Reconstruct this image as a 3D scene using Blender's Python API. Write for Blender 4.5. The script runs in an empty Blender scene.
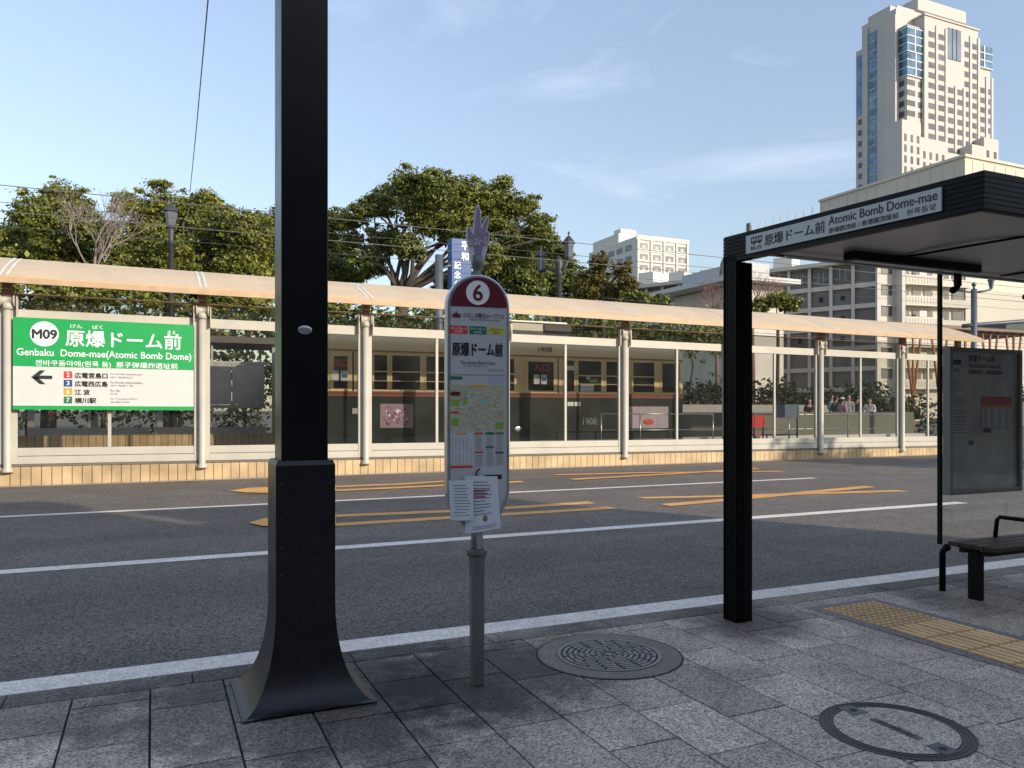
import bpy, bmesh, math, random
import numpy as np
from mathutils import Vector, Matrix
R = math.radians
S = bpy.context.scene
COL = S.collection
random.seed(7); RNG = np.random.default_rng(7)

# ------------------------------------------------------------------ camera, world, sun, exposure
YAW, F, EYE, HOR = R(24.5), 787.0, 1.5, 410.0
SIN, COS = math.sin(YAW), math.cos(YAW)
cam = bpy.data.cameras.new('camera'); camo = bpy.data.objects.new('camera', cam); COL.objects.link(camo)
cam.sensor_width = 36; cam.lens = 36*F/1024; cam.shift_y = 26/1024
cam.clip_start = .05; cam.clip_end = 3000
camo.location = (0, 0, EYE); camo.rotation_euler = (R(90), 0, -YAW)
S.camera = camo
SUN_AZ, SUN_EL = 30, 20          # azimuth measured from -Y (south) towards +X (east)
sd = Vector((math.sin(R(SUN_AZ))*math.cos(R(SUN_EL)), -math.cos(R(SUN_AZ))*math.cos(R(SUN_EL)), math.sin(R(SUN_EL))))
W = bpy.data.worlds.new('World'); S.world = W; W.use_nodes = True
nt = W.node_tree; nt.nodes.clear()
def N(nt, t, **kw):
    n = nt.nodes.new(t)
    for k, v in kw.items():
        if hasattr(n, k): setattr(n, k, v)
        else: n.inputs[k.replace('_', ' ')].default_value = v
    return n
out = N(nt, 'ShaderNodeOutputWorld'); bg = N(nt, 'ShaderNodeBackground', Strength=.15)
sky = N(nt, 'ShaderNodeTexSky'); sky.sky_type = 'NISHITA'; sky.sun_disc = False
sky.sun_elevation = R(SUN_EL); sky.sun_rotation = R(180-SUN_AZ); sky.altitude = 20
sky.air_density = 1.15; sky.dust_density = .7; sky.ozone_density = 1.8
tc = N(nt, 'ShaderNodeTexCoord'); mp = N(nt, 'ShaderNodeMapping')
mp.inputs['Scale'].default_value = (1.1, 2.2, 6.5); mp.inputs['Rotation'].default_value = (R(-22), R(14), R(20))
cn = N(nt, 'ShaderNodeTexNoise', Scale=1.5, Detail=8, Roughness=.6, Distortion=.8)
cr = N(nt, 'ShaderNodeMapRange'); cr.inputs[1].default_value = .56; cr.inputs[2].default_value = .85
cr.inputs[3].default_value = .0; cr.inputs[4].default_value = .26
mx = N(nt, 'ShaderNodeMix'); mx.data_type = 'RGBA'; mx.inputs[7].default_value = (6.6, 7.0, 7.6, 1)
L = nt.links.new
L(tc.outputs['Generated'], mp.inputs[0]); L(mp.outputs[0], cn.inputs[0]); L(cn.outputs[0], cr.inputs[0])
hs = N(nt, 'ShaderNodeHueSaturation'); hs.inputs['Saturation'].default_value = .80; hs.inputs['Hue'].default_value = .506; L(sky.outputs[0], hs.inputs['Color'])
L(cr.outputs[0], mx.inputs[0]); L(hs.outputs[0], mx.inputs[6])
sz = N(nt, 'ShaderNodeSeparateXYZ'); L(tc.outputs['Generated'], sz.inputs[0]); zr = N(nt, 'ShaderNodeMapRange'); L(sz.outputs[2], zr.inputs[0])
zr.inputs[1].default_value = .0; zr.inputs[2].default_value = 1; zr.inputs[3].default_value = .50; zr.inputs[4].default_value = 1.15   # gain put on the sky: dimmer towards the horizon, brighter overhead
zm = N(nt, 'ShaderNodeVectorMath', operation='SCALE'); L(mx.outputs[2], zm.inputs[0]); L(zr.outputs[0], zm.inputs[3]); L(zm.outputs[0], bg.inputs[0]); L(bg.outputs[0], out.inputs[0])
sl = bpy.data.lights.new('sun', 'SUN'); so = bpy.data.objects.new('sun', sl); COL.objects.link(so)
sl.energy = 2.2; sl.angle = R(.5); sl.color = (1, .89, .75)
so.rotation_euler = sd.to_track_quat('Z', 'Y').to_euler(); so.location = (0, -20, 40)
S.view_settings.view_transform = 'Standard'; S.view_settings.look = 'None'
S.view_settings.exposure = 1.10; S.view_settings.gamma = 1

# ------------------------------------------------------------------ survey helpers (bearing / range on known planes)
def brg(u): return YAW + math.atan((u-512)/F)
def dep(X, Y): return SIN*X + COS*Y
def Xat(u, Y): return Y*math.tan(brg(u))
def Yat(u, X): return X/math.tan(brg(u))
def Zat(v, X, Y): return EYE + (HOR-v)/F*dep(X, Y)
def gnd(u, v, z=0.0):
    d = (EYE-z)*F/(v-HOR); r = (u-512)/F*d
    return (d*SIN+r*COS, d*COS-r*SIN)
def far(u, v, d):
    r = (u-512)/F*d
    return Vector((d*SIN+r*COS, d*COS-r*SIN, EYE+(HOR-v)/F*d))

# ------------------------------------------------------------------ materials
MATS = {}
def mat(name, col, rough=.6, metal=0, var=.12, nscale=3, bump=0, bscale=60, spec=.5, fine=0, fscale=150, stain=0, attr=None, coat=0, cell=False, tracks=0, spots=None, chip=0):
    if name in MATS: return MATS[name]
    m = bpy.data.materials.new(name); m.use_nodes = True; MATS[name] = m
    t = m.node_tree; p = t.nodes['Principled BSDF']; L = t.links.new
    p.inputs['Roughness'].default_value = rough; p.inputs['Metallic'].default_value = metal
    p.inputs['Specular IOR Level'].default_value = spec; p.inputs['Coat Weight'].default_value = coat
    c = N(t, 'ShaderNodeTexCoord')
    n = N(t, 'ShaderNodeTexNoise', Scale=nscale, Detail=5, Roughness=.6); L(c.outputs['Object'], n.inputs[0])
    r = N(t, 'ShaderNodeMapRange'); L(n.outputs[0], r.inputs[0])
    r.inputs[1].default_value = .3; r.inputs[2].default_value = .7; r.inputs[3].default_value = 1-var; r.inputs[4].default_value = 1+var
    val = r.outputs[0]
    def mul(a, b):
        q = N(t, 'ShaderNodeMath', operation='MULTIPLY'); L(a, q.inputs[0]); L(b, q.inputs[1]); return q.outputs[0]
    if fine:
        if cell:
            v2 = N(t, 'ShaderNodeTexVoronoi', Scale=fscale); L(c.outputs['Object'], v2.inputs['Vector']); s2 = N(t, 'ShaderNodeSeparateColor'); L(v2.outputs['Color'], s2.inputs[0]); n2o = s2.outputs[0]
        else:
            n2 = N(t, 'ShaderNodeTexNoise', Scale=fscale, Detail=3, Roughness=.8); L(c.outputs['Object'], n2.inputs[0]); n2o = n2.outputs[0]
        r2 = N(t, 'ShaderNodeMapRange'); L(n2o, r2.inputs[0])
        r2.inputs[1].default_value = 0 if cell else .38; r2.inputs[2].default_value = 1 if cell else .62; r2.inputs[3].default_value = 1-fine; r2.inputs[4].default_value = 1+fine
        val = mul(val, r2.outputs[0])
    if stain:
        n3 = N(t, 'ShaderNodeTexNoise', Scale=.9, Detail=7, Roughness=.65, Distortion=.5); L(c.outputs['Object'], n3.inputs[0])
        r3 = N(t, 'ShaderNodeMapRange'); L(n3.outputs[0], r3.inputs[0])
        r3.inputs[1].default_value = .42; r3.inputs[2].default_value = .62; r3.inputs[3].default_value = 1-stain; r3.inputs[4].default_value = 1
        val = mul(val, r3.outputs[0])
    if tracks:
        ge = N(t, 'ShaderNodeNewGeometry'); mp = N(t, 'ShaderNodeMapping'); mp.inputs['Scale'].default_value = (.05, .75, 1); L(ge.outputs['Position'], mp.inputs[0])
        n4 = N(t, 'ShaderNodeTexNoise', Scale=1, Detail=6, Roughness=.7, Distortion=.3); L(mp.outputs[0], n4.inputs[0]); r4 = N(t, 'ShaderNodeMapRange'); L(n4.outputs[0], r4.inputs[0])
        r4.inputs[1].default_value = .35; r4.inputs[2].default_value = .65; r4.inputs[3].default_value = 1-tracks; r4.inputs[4].default_value = 1+tracks; val = mul(val, r4.outputs[0])
    if chip:
        n5 = N(t, 'ShaderNodeTexNoise', Scale=14, Detail=8, Roughness=.8); L(c.outputs['Object'], n5.inputs[0]); r5 = N(t, 'ShaderNodeMapRange'); L(n5.outputs[0], r5.inputs[0])
        r5.inputs[1].default_value = .36; r5.inputs[2].default_value = .44; r5.inputs[3].default_value = 1-chip; r5.inputs[4].default_value = 1; val = mul(val, r5.outputs[0])
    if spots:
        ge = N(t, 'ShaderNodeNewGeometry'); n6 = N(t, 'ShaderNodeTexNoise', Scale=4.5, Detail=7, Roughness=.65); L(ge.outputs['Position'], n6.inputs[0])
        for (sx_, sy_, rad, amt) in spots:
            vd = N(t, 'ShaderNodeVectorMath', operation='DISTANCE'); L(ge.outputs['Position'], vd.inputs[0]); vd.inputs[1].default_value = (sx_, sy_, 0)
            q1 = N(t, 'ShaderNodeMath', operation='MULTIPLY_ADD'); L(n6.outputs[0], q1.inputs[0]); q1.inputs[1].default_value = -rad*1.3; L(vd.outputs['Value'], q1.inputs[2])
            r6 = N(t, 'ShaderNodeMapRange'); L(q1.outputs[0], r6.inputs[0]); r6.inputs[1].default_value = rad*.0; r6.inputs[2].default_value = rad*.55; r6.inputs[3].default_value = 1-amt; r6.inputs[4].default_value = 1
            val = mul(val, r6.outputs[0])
    if attr:
        a = N(t, 'ShaderNodeAttribute', attribute_name=attr); val = mul(val, a.outputs['Fac'])
    vm = N(t, 'ShaderNodeVectorMath', operation='SCALE'); vm.inputs[0].default_value = col[:3]; L(val, vm.inputs[3])
    L(vm.outputs[0], p.inputs['Base Color'])
    rr = N(t, 'ShaderNodeMapRange'); L(n.outputs[0], rr.inputs[0]); rr.inputs[3].default_value = max(0, rough-.08); rr.inputs[4].default_value = min(1, rough+.08)
    L(rr.outputs[0], p.inputs['Roughness'])
    if bump:
        nb = N(t, 'ShaderNodeTexNoise', Scale=bscale, Detail=4, Roughness=.7); L(c.outputs['Object'], nb.inputs[0])
        b = N(t, 'ShaderNodeBump', Strength=bump, Distance=.01); L(nb.outputs[0], b.inputs['Height']); L(b.outputs[0], p.inputs['Normal'])
    return m
def glass(name, tint, refl=1.0, rough=.0, dirt_haze=.04):
    m = bpy.data.materials.new(name); m.use_nodes = True; t = m.node_tree; t.nodes.clear(); L = t.links.new; MATS[name] = m
    o = N(t, 'ShaderNodeOutputMaterial'); tr = N(t, 'ShaderNodeBsdfTransparent'); tr.inputs[0].default_value = (*tint, 1)
    g = N(t, 'ShaderNodeBsdfGlossy', Roughness=rough); g.inputs[0].default_value = (refl, refl, refl, 1)
    df = N(t, 'ShaderNodeBsdfDiffuse'); df.inputs[0].default_value = (.35, .34, .3, 1)
    c = N(t, 'ShaderNodeTexCoord'); n = N(t, 'ShaderNodeTexNoise', Scale=1.2, Detail=6); L(c.outputs['Object'], n.inputs[0])
    r = N(t, 'ShaderNodeMapRange'); L(n.outputs[0], r.inputs[0]); r.inputs[1].default_value = .35; r.inputs[2].default_value = .8; r.inputs[3].default_value = dirt_haze*.2; r.inputs[4].default_value = dirt_haze  # dirt film, also stands in for the grey reflective haze of the panes
    fr = N(t, 'ShaderNodeFresnel'); ge = N(t, 'ShaderNodeNewGeometry'); ir = N(t, 'ShaderNodeMapRange'); ir.inputs[3].default_value = 1.5; ir.inputs[4].default_value = 1/1.5
    L(ge.outputs['Backfacing'], ir.inputs[0]); L(ir.outputs[0], fr.inputs['IOR']); a = N(t, 'ShaderNodeMixShader'); b = N(t, 'ShaderNodeMixShader')
    L(r.outputs[0], a.inputs[0]); L(tr.outputs[0], a.inputs[1]); L(df.outputs[0], a.inputs[2])
    L(fr.outputs[0], b.inputs[0]); L(a.outputs[0], b.inputs[1]); L(g.outputs[0], b.inputs[2]); L(b.outputs[0], o.inputs[0])
    return m
M_asph = mat('asphalt', (.165, .139, .114), .85, var=.12, nscale=.7, fine=.75, fscale=85, cell=True, tracks=.14, bump=.35, bscale=90, spec=.3, stain=.14)
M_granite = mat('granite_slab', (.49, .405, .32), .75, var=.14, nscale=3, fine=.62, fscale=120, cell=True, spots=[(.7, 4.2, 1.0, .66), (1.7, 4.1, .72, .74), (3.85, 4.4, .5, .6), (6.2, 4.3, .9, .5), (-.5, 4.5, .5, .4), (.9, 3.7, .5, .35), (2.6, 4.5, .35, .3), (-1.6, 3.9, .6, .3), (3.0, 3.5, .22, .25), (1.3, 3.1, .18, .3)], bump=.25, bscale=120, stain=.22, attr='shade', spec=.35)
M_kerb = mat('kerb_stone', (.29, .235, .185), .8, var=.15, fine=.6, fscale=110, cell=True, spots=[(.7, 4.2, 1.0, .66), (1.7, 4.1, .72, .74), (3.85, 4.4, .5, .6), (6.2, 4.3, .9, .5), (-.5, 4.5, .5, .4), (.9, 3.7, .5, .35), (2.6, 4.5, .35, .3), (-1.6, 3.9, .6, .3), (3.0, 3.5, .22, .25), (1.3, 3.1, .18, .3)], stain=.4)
M_gap = mat('joint_sand', (.03, .029, .028), .95)
M_ground = mat('ground', (.13, .12, .10), .95, nscale=.3, var=.25)
M_white_paint = mat('white_road_paint', (.84, .735, .62), .7, var=.12, nscale=9, fine=.3, fscale=110, cell=True, chip=.45, stain=.12)
M_orange_paint = mat('orange_road_paint', (.78, .38, .10), .7, var=.12, nscale=6, fine=.25, fscale=90, cell=True, chip=.4, stain=.15)
M_cream = mat('cream_painted_steel', (.51, .475, .39), .45, var=.06, nscale=1.5, stain=.08)
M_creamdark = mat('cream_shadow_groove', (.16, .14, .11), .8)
M_roof = mat('beige_roof_sheet', (.86, .69, .47), .55, var=.04, nscale=1.2, fine=.03, fscale=8, stain=.05)
M_fascia = mat('tan_roof_edge', (.50, .34, .19), .5, var=.12, nscale=4)
M_under = mat('roof_underside', (.10, .085, .07), .8)
M_brown = mat('brown_steel', (.22, .13, .08), .6)
M_seam = mat('pale_seam', (.75, .74, .70), .5)
M_black = mat('black_painted_steel', (.006, .006, .006), .32, var=.2, nscale=5, spec=.25, bump=.015, bscale=20)
M_blackm = mat('black_satin_steel', (.005, .005, .005), .4, spec=.12, var=.2)
M_baseblk = mat('charcoal_column_base', (.009, .009, .0095), .36, var=.35, nscale=7, spec=.38, fine=.3, fscale=30, bump=.03, bscale=30)
M_alu = mat('brushed_aluminium', (.50, .51, .53), .35, metal=.85, var=.08, nscale=6)
M_galv = mat('grey_painted_pole', (.16, .16, .145), .5, metal=.3, var=.12, nscale=12)
M_ceil = mat('polished_ceiling_metal', (.46, .45, .44), .42, metal=.85, var=.02, nscale=1.5)
M_signwhite = mat('sign_white', (.62, .61, .56), .35, var=.03)
M_paper = mat('paper_white', (.66, .68, .72), .8, var=.05)
M_green = mat('sign_green', (.010, .33, .075), .4, var=.03)
M_dkgreen = mat('sign_dark_green', (.01, .16, .08), .5)
M_red = mat('sign_red', (.62, .03, .03), .5)
M_maroon = mat('sign_maroon', (.13, .012, .025), .35, var=.05)
M_blue = mat('sign_blue', (.008, .06, .21), .5, var=.06)
M_yel = mat('sign_yellow', (.62, .56, .10), .5)
M_amber = mat('sign_amber', (.62, .33, .02), .5)
M_ink = mat('black_ink', (.015, .015, .018), .6)
M_grey_ink = mat('grey_ink', (.22, .22, .22), .7)
M_white_ink = mat('white_ink', (.85, .85, .83), .5)
M_signgrey = mat('satin_grey_plate', (.38, .375, .365), .4, metal=.2, var=.04)
M_pink = mat('leaf_pink', (.30, .21, .30), .5, var=.1, nscale=20)
M_palep = mat('leaf_pale_edge', (.60, .58, .62), .4)
M_tactb = mat('tactile_worn_bars', (.88, .58, .28), .75, var=.15, nscale=6, fine=.2, fscale=90, stain=.2)
M_tact = mat('tactile_yellow', (.50, .30, .12), .75, var=.15, nscale=6, fine=.2, fscale=90, stain=.25)  # tile between the bars darkened for contrast; the bars are worn lighter
M_iron = mat('cast_iron', (.095, .083, .07), .6, metal=.4, var=.2, nscale=15, bump=.2, bscale=150)
M_conc = mat('ring_concrete', (.20, .165, .13), .85, var=.15, fine=.4, fscale=110)
M_wood = mat('dark_bench_wood', (.045, .026, .018), .6, spec=.25, var=.3, nscale=14)
M_glass = glass('tinted_glass', (.70, .69, .63), dirt_haze=.06)
M_clear = glass('clear_glass', (.90, .92, .92))
M_trans = glass('transom_glass', (.52, .52, .49), dirt_haze=.06)
M_tramcream = mat('tram_cream', (.85, .66, .36), .4, var=.06, nscale=1)
M_tramgreen = mat('tram_green', (.008, .018, .015), .5, spec=.2, var=.15, nscale=1.5)
M_tramred = mat('tram_red_line', (.26, .05, .03), .5)
M_tramwin = mat('tram_window_glass', (.02, .022, .022), .08, var=.2, nscale=2)
M_tramroof = mat('tram_roof_cream', (.72, .67, .52), .6)
M_dark = mat('dark_void', (.02, .02, .02), .8)
M_bldw = mat('white_facade', (.60, .58, .52), .8, var=.05, nscale=.1, fine=.03, fscale=2)
M_bldc = mat('cream_facade', (.55, .50, .41), .8, var=.06, nscale=.1, fine=.03, fscale=2)
M_tower = mat('tower_stone', (.48, .455, .42), .75, var=.05, nscale=.05, fine=.03, fscale=1)
M_win = mat('window_dark', (.075, .075, .075), .25, var=.4, nscale=.15)
M_winb = mat('window_blue', (.10, .17, .23), .15, metal=.45, var=.6, nscale=.25)
M_winw = mat('window_blind', (.26, .26, .25), .4, var=.3, nscale=.2)
M_bgrey = mat('grey_panel_facade', (.155, .145, .135), .85, var=.12, nscale=.3)
M_bconc = mat('pale_concrete', (.50, .47, .42), .85, var=.1, nscale=.3)
M_shade = mat('dark_render_wall', (.13, .12, .11), .85)
M_lampm = mat('lamp_metal', (.04, .04, .045), .5)
M_lampg = mat('lamp_glass_panel', (.13, .14, .15), .2)
M_wire = mat('wire_steel', (.07, .07, .075), .5)
M_wirel = mat('wire_lit', (.13, .125, .115), .5)
M_bark = mat('bark', (.075, .058, .045), .95, var=.35, nscale=6, bump=.5, bscale=18)
M_barkp = mat('pale_bark', (.26, .21, .19), .95, var=.25, nscale=6)
M_greymet = mat('grey_street_pole', (.12, .135, .145), .5, metal=.3)

def translucent(m, f):
    t = m.node_tree; p = t.nodes['Principled BSDF']; src = p.inputs['Base Color'].links[0].from_socket
    tr = N(t, 'ShaderNodeBsdfTranslucent'); ms = N(t, 'ShaderNodeMixShader'); ms.inputs[0].default_value = f
    t.links.new(src, tr.inputs[0]); t.links.new(p.outputs[0], ms.inputs[1]); t.links.new(tr.outputs[0], ms.inputs[2]); t.links.new(ms.outputs[0], t.nodes['Material Output'].inputs[0])
translucent(M_roof, .34)
def tile_mat(name, c1, c2, mortar, w, h, off=0.0):
    m = bpy.data.materials.new(name); m.use_nodes = True; MATS[name] = m; t = m.node_tree; L = t.links.new
    p = t.nodes['Principled BSDF']; p.inputs['Roughness'].default_value = .55
    c = N(t, 'ShaderNodeTexCoord'); sx = N(t, 'ShaderNodeSeparateXYZ'); L(c.outputs['Object'], sx.inputs[0])
    cb = N(t, 'ShaderNodeCombineXYZ'); L(sx.outputs[0], cb.inputs[0]); L(sx.outputs[2], cb.inputs[1])
    b = N(t, 'ShaderNodeTexBrick'); b.offset = off; L(cb.outputs[0], b.inputs[0])
    b.inputs['Color1'].default_value = (*c1, 1); b.inputs['Color2'].default_value = (*c2, 1); b.inputs['Mortar'].default_value = (*mortar, 1)
    b.inputs['Scale'].default_value = 1; b.inputs['Mortar Size'].default_value = .008; b.inputs['Brick Width'].default_value = w; b.inputs['Row Height'].default_value = h
    n = N(t, 'ShaderNodeTexNoise', Scale=1.6, Detail=6); L(c.outputs['Object'], n.inputs[0])
    r = N(t, 'ShaderNodeMapRange'); L(n.outputs[0], r.inputs[0]); r.inputs[1].default_value = .3; r.inputs[2].default_value = .7; r.inputs[3].default_value = .65; r.inputs[4].default_value = 1.15
    v = N(t, 'ShaderNodeVectorMath', operation='SCALE'); L(b.outputs[0], v.inputs[0]); L(r.outputs[0], v.inputs[3]); L(v.outputs[0], p.inputs['Base Color'])
    return m
M_tile = tile_mat('buff_tile', (.58, .42, .22), (.50, .35, .18), (.07, .04, .02), .19, .45)

# ------------------------------------------------------------------ mesh builder
def tag(o, label=None, cat=None, group=None, kind=None):
    if label: o['label'] = label
    if cat: o['category'] = cat
    if group: o['group'] = group
    if kind: o['kind'] = kind
    return o
def thing(name, loc, label, cat, group=None, rz=0):
    o = bpy.data.objects.new(name, None); o.empty_display_size = .2; COL.objects.link(o)
    o.location = loc; o.rotation_euler = (0, 0, rz); o['base'] = list(loc)
    return tag(o, label, cat, group)
def base_of(p):
    while p.parent: p = p.parent
    return Vector(p['base']) if 'base' in p else Vector(p.location)
class MB:
    def __init__(s, slope=None): s.b = bmesh.new(); s.fc = []; s.mi = 0; s.slope = slope
    def faces(s, vs, fs):
        v = [s.b.verts.new(p) for p in vs]
        for f in fs:
            try: q = s.b.faces.new([v[i] for i in f]); q.material_index = s.mi
            except ValueError: pass
        return s
    def box(s, x0, x1, y0, y1, z0, z1):
        v = [(x, y, z) for x in (x0, x1) for y in (y0, y1) for z in (z0, z1)]
        return s.faces(v, [(0,1,3,2), (4,6,7,5), (0,4,5,1), (2,3,7,6), (0,2,6,4), (1,5,7,3)])
    def quad(s, *p): return s.faces(p, [tuple(range(len(p)))])
    def tube(s, pts, r, n=8, cap=True, sq=False):
        pts = [Vector(p) for p in pts]; rs = r if isinstance(r, (list, tuple)) else [r]*len(pts)
        rings = []; t0 = (pts[1]-pts[0]).normalized()
        a = t0.cross(Vector((0, 0, 1))); a = a.normalized() if a.length > .01 else Vector((1, 0, 0))
        for i, p in enumerate(pts):
            t = (pts[min(i+1, len(pts)-1)]-pts[max(i-1, 0)]).normalized()
            a = (a-t*a.dot(t)); a = a.normalized() if a.length > 1e-6 else t.orthogonal().normalized()
            b = t.cross(a)
            rings.append([s.b.verts.new(p+(a*math.cos(2*math.pi*k/n)+b*math.sin(2*math.pi*k/n))*rs[i]) for k in range(n)])
        for i in range(len(rings)-1):
            for k in range(n):
                f = s.b.faces.new((rings[i][k], rings[i][(k+1) % n], rings[i+1][(k+1) % n], rings[i+1][k])); f.material_index = s.mi; f.smooth = n > 5
        if cap:
            for q in (rings[0], rings[-1]): f = s.b.faces.new(q); f.material_index = s.mi
        return s
    def lathe(s, c, prof, n=20, smooth=True):
        c = Vector(c); rings = []
        for r, z in prof:
            rings.append([s.b.verts.new(c+Vector((r*math.cos(2*math.pi*k/n), r*math.sin(2*math.pi*k/n), z))) for k in range(n)])
        for i in range(len(rings)-1):
            for k in range(n):
                f = s.b.faces.new((rings[i][k], rings[i][(k+1) % n], rings[i+1][(k+1) % n], rings[i+1][k])); f.material_index = s.mi; f.smooth = smooth
        for q in (rings[0], rings[-1]): f = s.b.faces.new(q); f.material_index = s.mi
        return s
    def prism(s, poly, fn, d0, d1):      # poly of (a,b); fn(a,b,d) -> point
        n = len(poly); v = [fn(a, b, d0) for a, b in poly]+[fn(a, b, d1) for a, b in poly]
        return s.faces(v, [tuple(range(n)), tuple(range(2*n-1, n-1, -1))]+[(i, (i+1) % n, n+(i+1) % n, n+i) for i in range(n)])
    def sphere(s, c, r, sc=(1, 1, 1), n=12):
        m = Matrix.Translation(c) @ Matrix.Diagonal((sc[0], sc[1], sc[2], 1))
        g = bmesh.ops.create_uvsphere(s.b, u_segments=n, v_segments=max(6, n//2), radius=r, matrix=m)
        for v in g['verts']:
            for f in v.link_faces: f.smooth = True; f.material_index = s.mi
        return s
    def build(s, name, m, parent=None, bevel=0, local=False, origin=None):
        b = s.b
        if s.slope is not None:
            for v in b.verts: v.co.z -= s.slope*(v.co.x-PX0)
        bmesh.ops.recalc_face_normals(b, faces=b.faces)
        if parent is not None: o0 = Vector((0, 0, 0)) if local else base_of(parent)
        elif origin is not None: o0 = Vector(origin)
        else:
            xs = [v.co for v in b.verts]
            o0 = Vector(((min(p.x for p in xs)+max(p.x for p in xs))/2, (min(p.y for p in xs)+max(p.y for p in xs))/2, min(p.z for p in xs)))
        for v in b.verts: v.co -= o0
        me = bpy.data.meshes.new(name); b.to_mesh(me); b.free()
        for q in (m if isinstance(m, (list, tuple)) else [m]): me.materials.append(q)
        o = bpy.data.objects.new(name, me); COL.objects.link(o)
        if parent is not None: o.parent = parent
        else: o.location = o0
        if bevel:
            md = o.modifiers.new('bevel', 'BEVEL'); md.width = bevel; md.segments = 2; md.limit_method = 'ANGLE'
        return o
def copy_tree(o, parent=None):
    c = o.copy(); COL.objects.link(c)
    if parent is not None: c.parent = parent
    for ch in list(o.children): copy_tree(ch, c)
    return c
def lettering(name, body, p0, ux, uz, w, h, m, parent, bold=0.0, local=False, slope=None, thick=.0015):
    """text fitted into a w x h box whose lower left corner is p0; ux = reading direction, uz = up"""
    cu = bpy.data.curves.new('t', 'FONT'); cu.body = body; cu.space_line = .95; cu.resolution_u = 3
    to = bpy.data.objects.new('t', cu); COL.objects.link(to)
    dg = bpy.context.evaluated_depsgraph_get(); me = bpy.data.meshes.new_from_object(to.evaluated_get(dg))
    bpy.data.objects.remove(to); bpy.data.curves.remove(cu)
    n = len(me.vertices)
    if n == 0: return None
    co = np.zeros(n*3, dtype=np.float32); me.vertices.foreach_get('co', co); co = co.reshape(-1, 3)
    lo = co.min(0); hi = co.max(0)
    a = (co[:, 0]-lo[0])/max(1e-6, hi[0]-lo[0])*w; b = (co[:, 1]-lo[1])/max(1e-6, hi[1]-lo[1])*h
    ux = np.array(ux, float); uz = np.array(uz, float); nn = np.cross(ux, uz)
    P = np.array(p0, float)+a[:, None]*ux+b[:, None]*uz+nn*thick
    if slope is not None: P[:, 2] -= slope*(P[:, 0]-PX0)
    o0 = np.zeros(3) if local else np.array(base_of(parent)); P -= o0
    if bold:
        ht = h*bold*.95; offs = [(0, 0), (1, 0), (-1, 0), (0, 1), (0, -1), (.7, .7), (-.7, .7), (.7, -.7), (-.7, -.7)]
        fl = [tuple(p.vertices) for p in me.polygons]; V = []; FF = []
        for k, (p, q) in enumerate(offs):
            V.append(P+ux*p*ht*.8+uz*q*ht*.8+nn*(.00006*k)); FF += [tuple(i+k*n for i in f) for f in fl]
        me = bpy.data.meshes.new(name); me.from_pydata(np.concatenate(V).tolist(), [], FF)
    else: me.vertices.foreach_set('co', P.astype(np.float32).ravel())
    me.materials.clear(); me.materials.append(m); me.update()
    me.name = name
    o = bpy.data.objects.new(name, me); COL.objects.link(o); o.parent = parent
    return o

# ------------------------------------------------------------------ ground, road, kerb, pavement
RZ = -.10            # road level; pavement is 0
KY0, KY1 = 4.66, 4.88
b = MB(); b.quad((-400, -60, RZ-.06), (1500, -60, RZ-.06), (1500, 1500, RZ-.06), (-400, 1500, RZ-.06)); tag(b.build('ground', M_ground), kind='structure')
b = MB(); b.quad((-120, KY1, RZ), (260, KY1, RZ), (260, 30.5, RZ), (-120, 30.5, RZ)); tag(b.build('road', M_asph), kind='structure')
b = MB(); b.quad((31, 30.5, RZ), (46, 30.5, RZ), (46, 200, RZ), (31, 200, RZ)); tag(b.build('side_road', M_asph), kind='structure')
# kerb stones
b = MB(); x = -14.2
while x < 20:
    b.box(x+.003, x+.897, KY0+.004, KY1, -.16, .0); x += .9
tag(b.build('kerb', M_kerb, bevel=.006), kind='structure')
b = MB(); b.quad((-16, -30, -.012), (24, -30, -.012), (24, KY1-.02, -.012), (-16, KY1-.02, -.012)); tag(b.build('pavement_bed', M_gap), kind='structure')
# pavement slabs, each with its own slight tone
b = MB(); shade = []; pitch = .367; i0 = -26
tones = [.80, .9, .95, 1, 1, 1.04, 1.08, 1.16, 1.32]
for i in range(i0, 44):
    x0 = 1.82+i*pitch; y = KY0-.003 + random.uniform(0, .5)
    while y > -4.5:
        ln = random.choice([.45, .55, .55, .73]); y1 = min(y, KY0-.003); y0 = y-ln
        if y1-y0 > .03:
            g = .0055; z = random.uniform(-.0012, .0008)
            b.box(x0+g, x0+pitch-g, y0+g, y1-g, -.02, z)
            shade += [random.choice(tones)*random.uniform(.95, 1.05)]*6
        y = y0
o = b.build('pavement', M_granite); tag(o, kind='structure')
at = o.data.attributes.new('shade', 'FLOAT', 'FACE'); at.data.foreach_set('value', shade[:len(o.data.polygons)])
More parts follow.
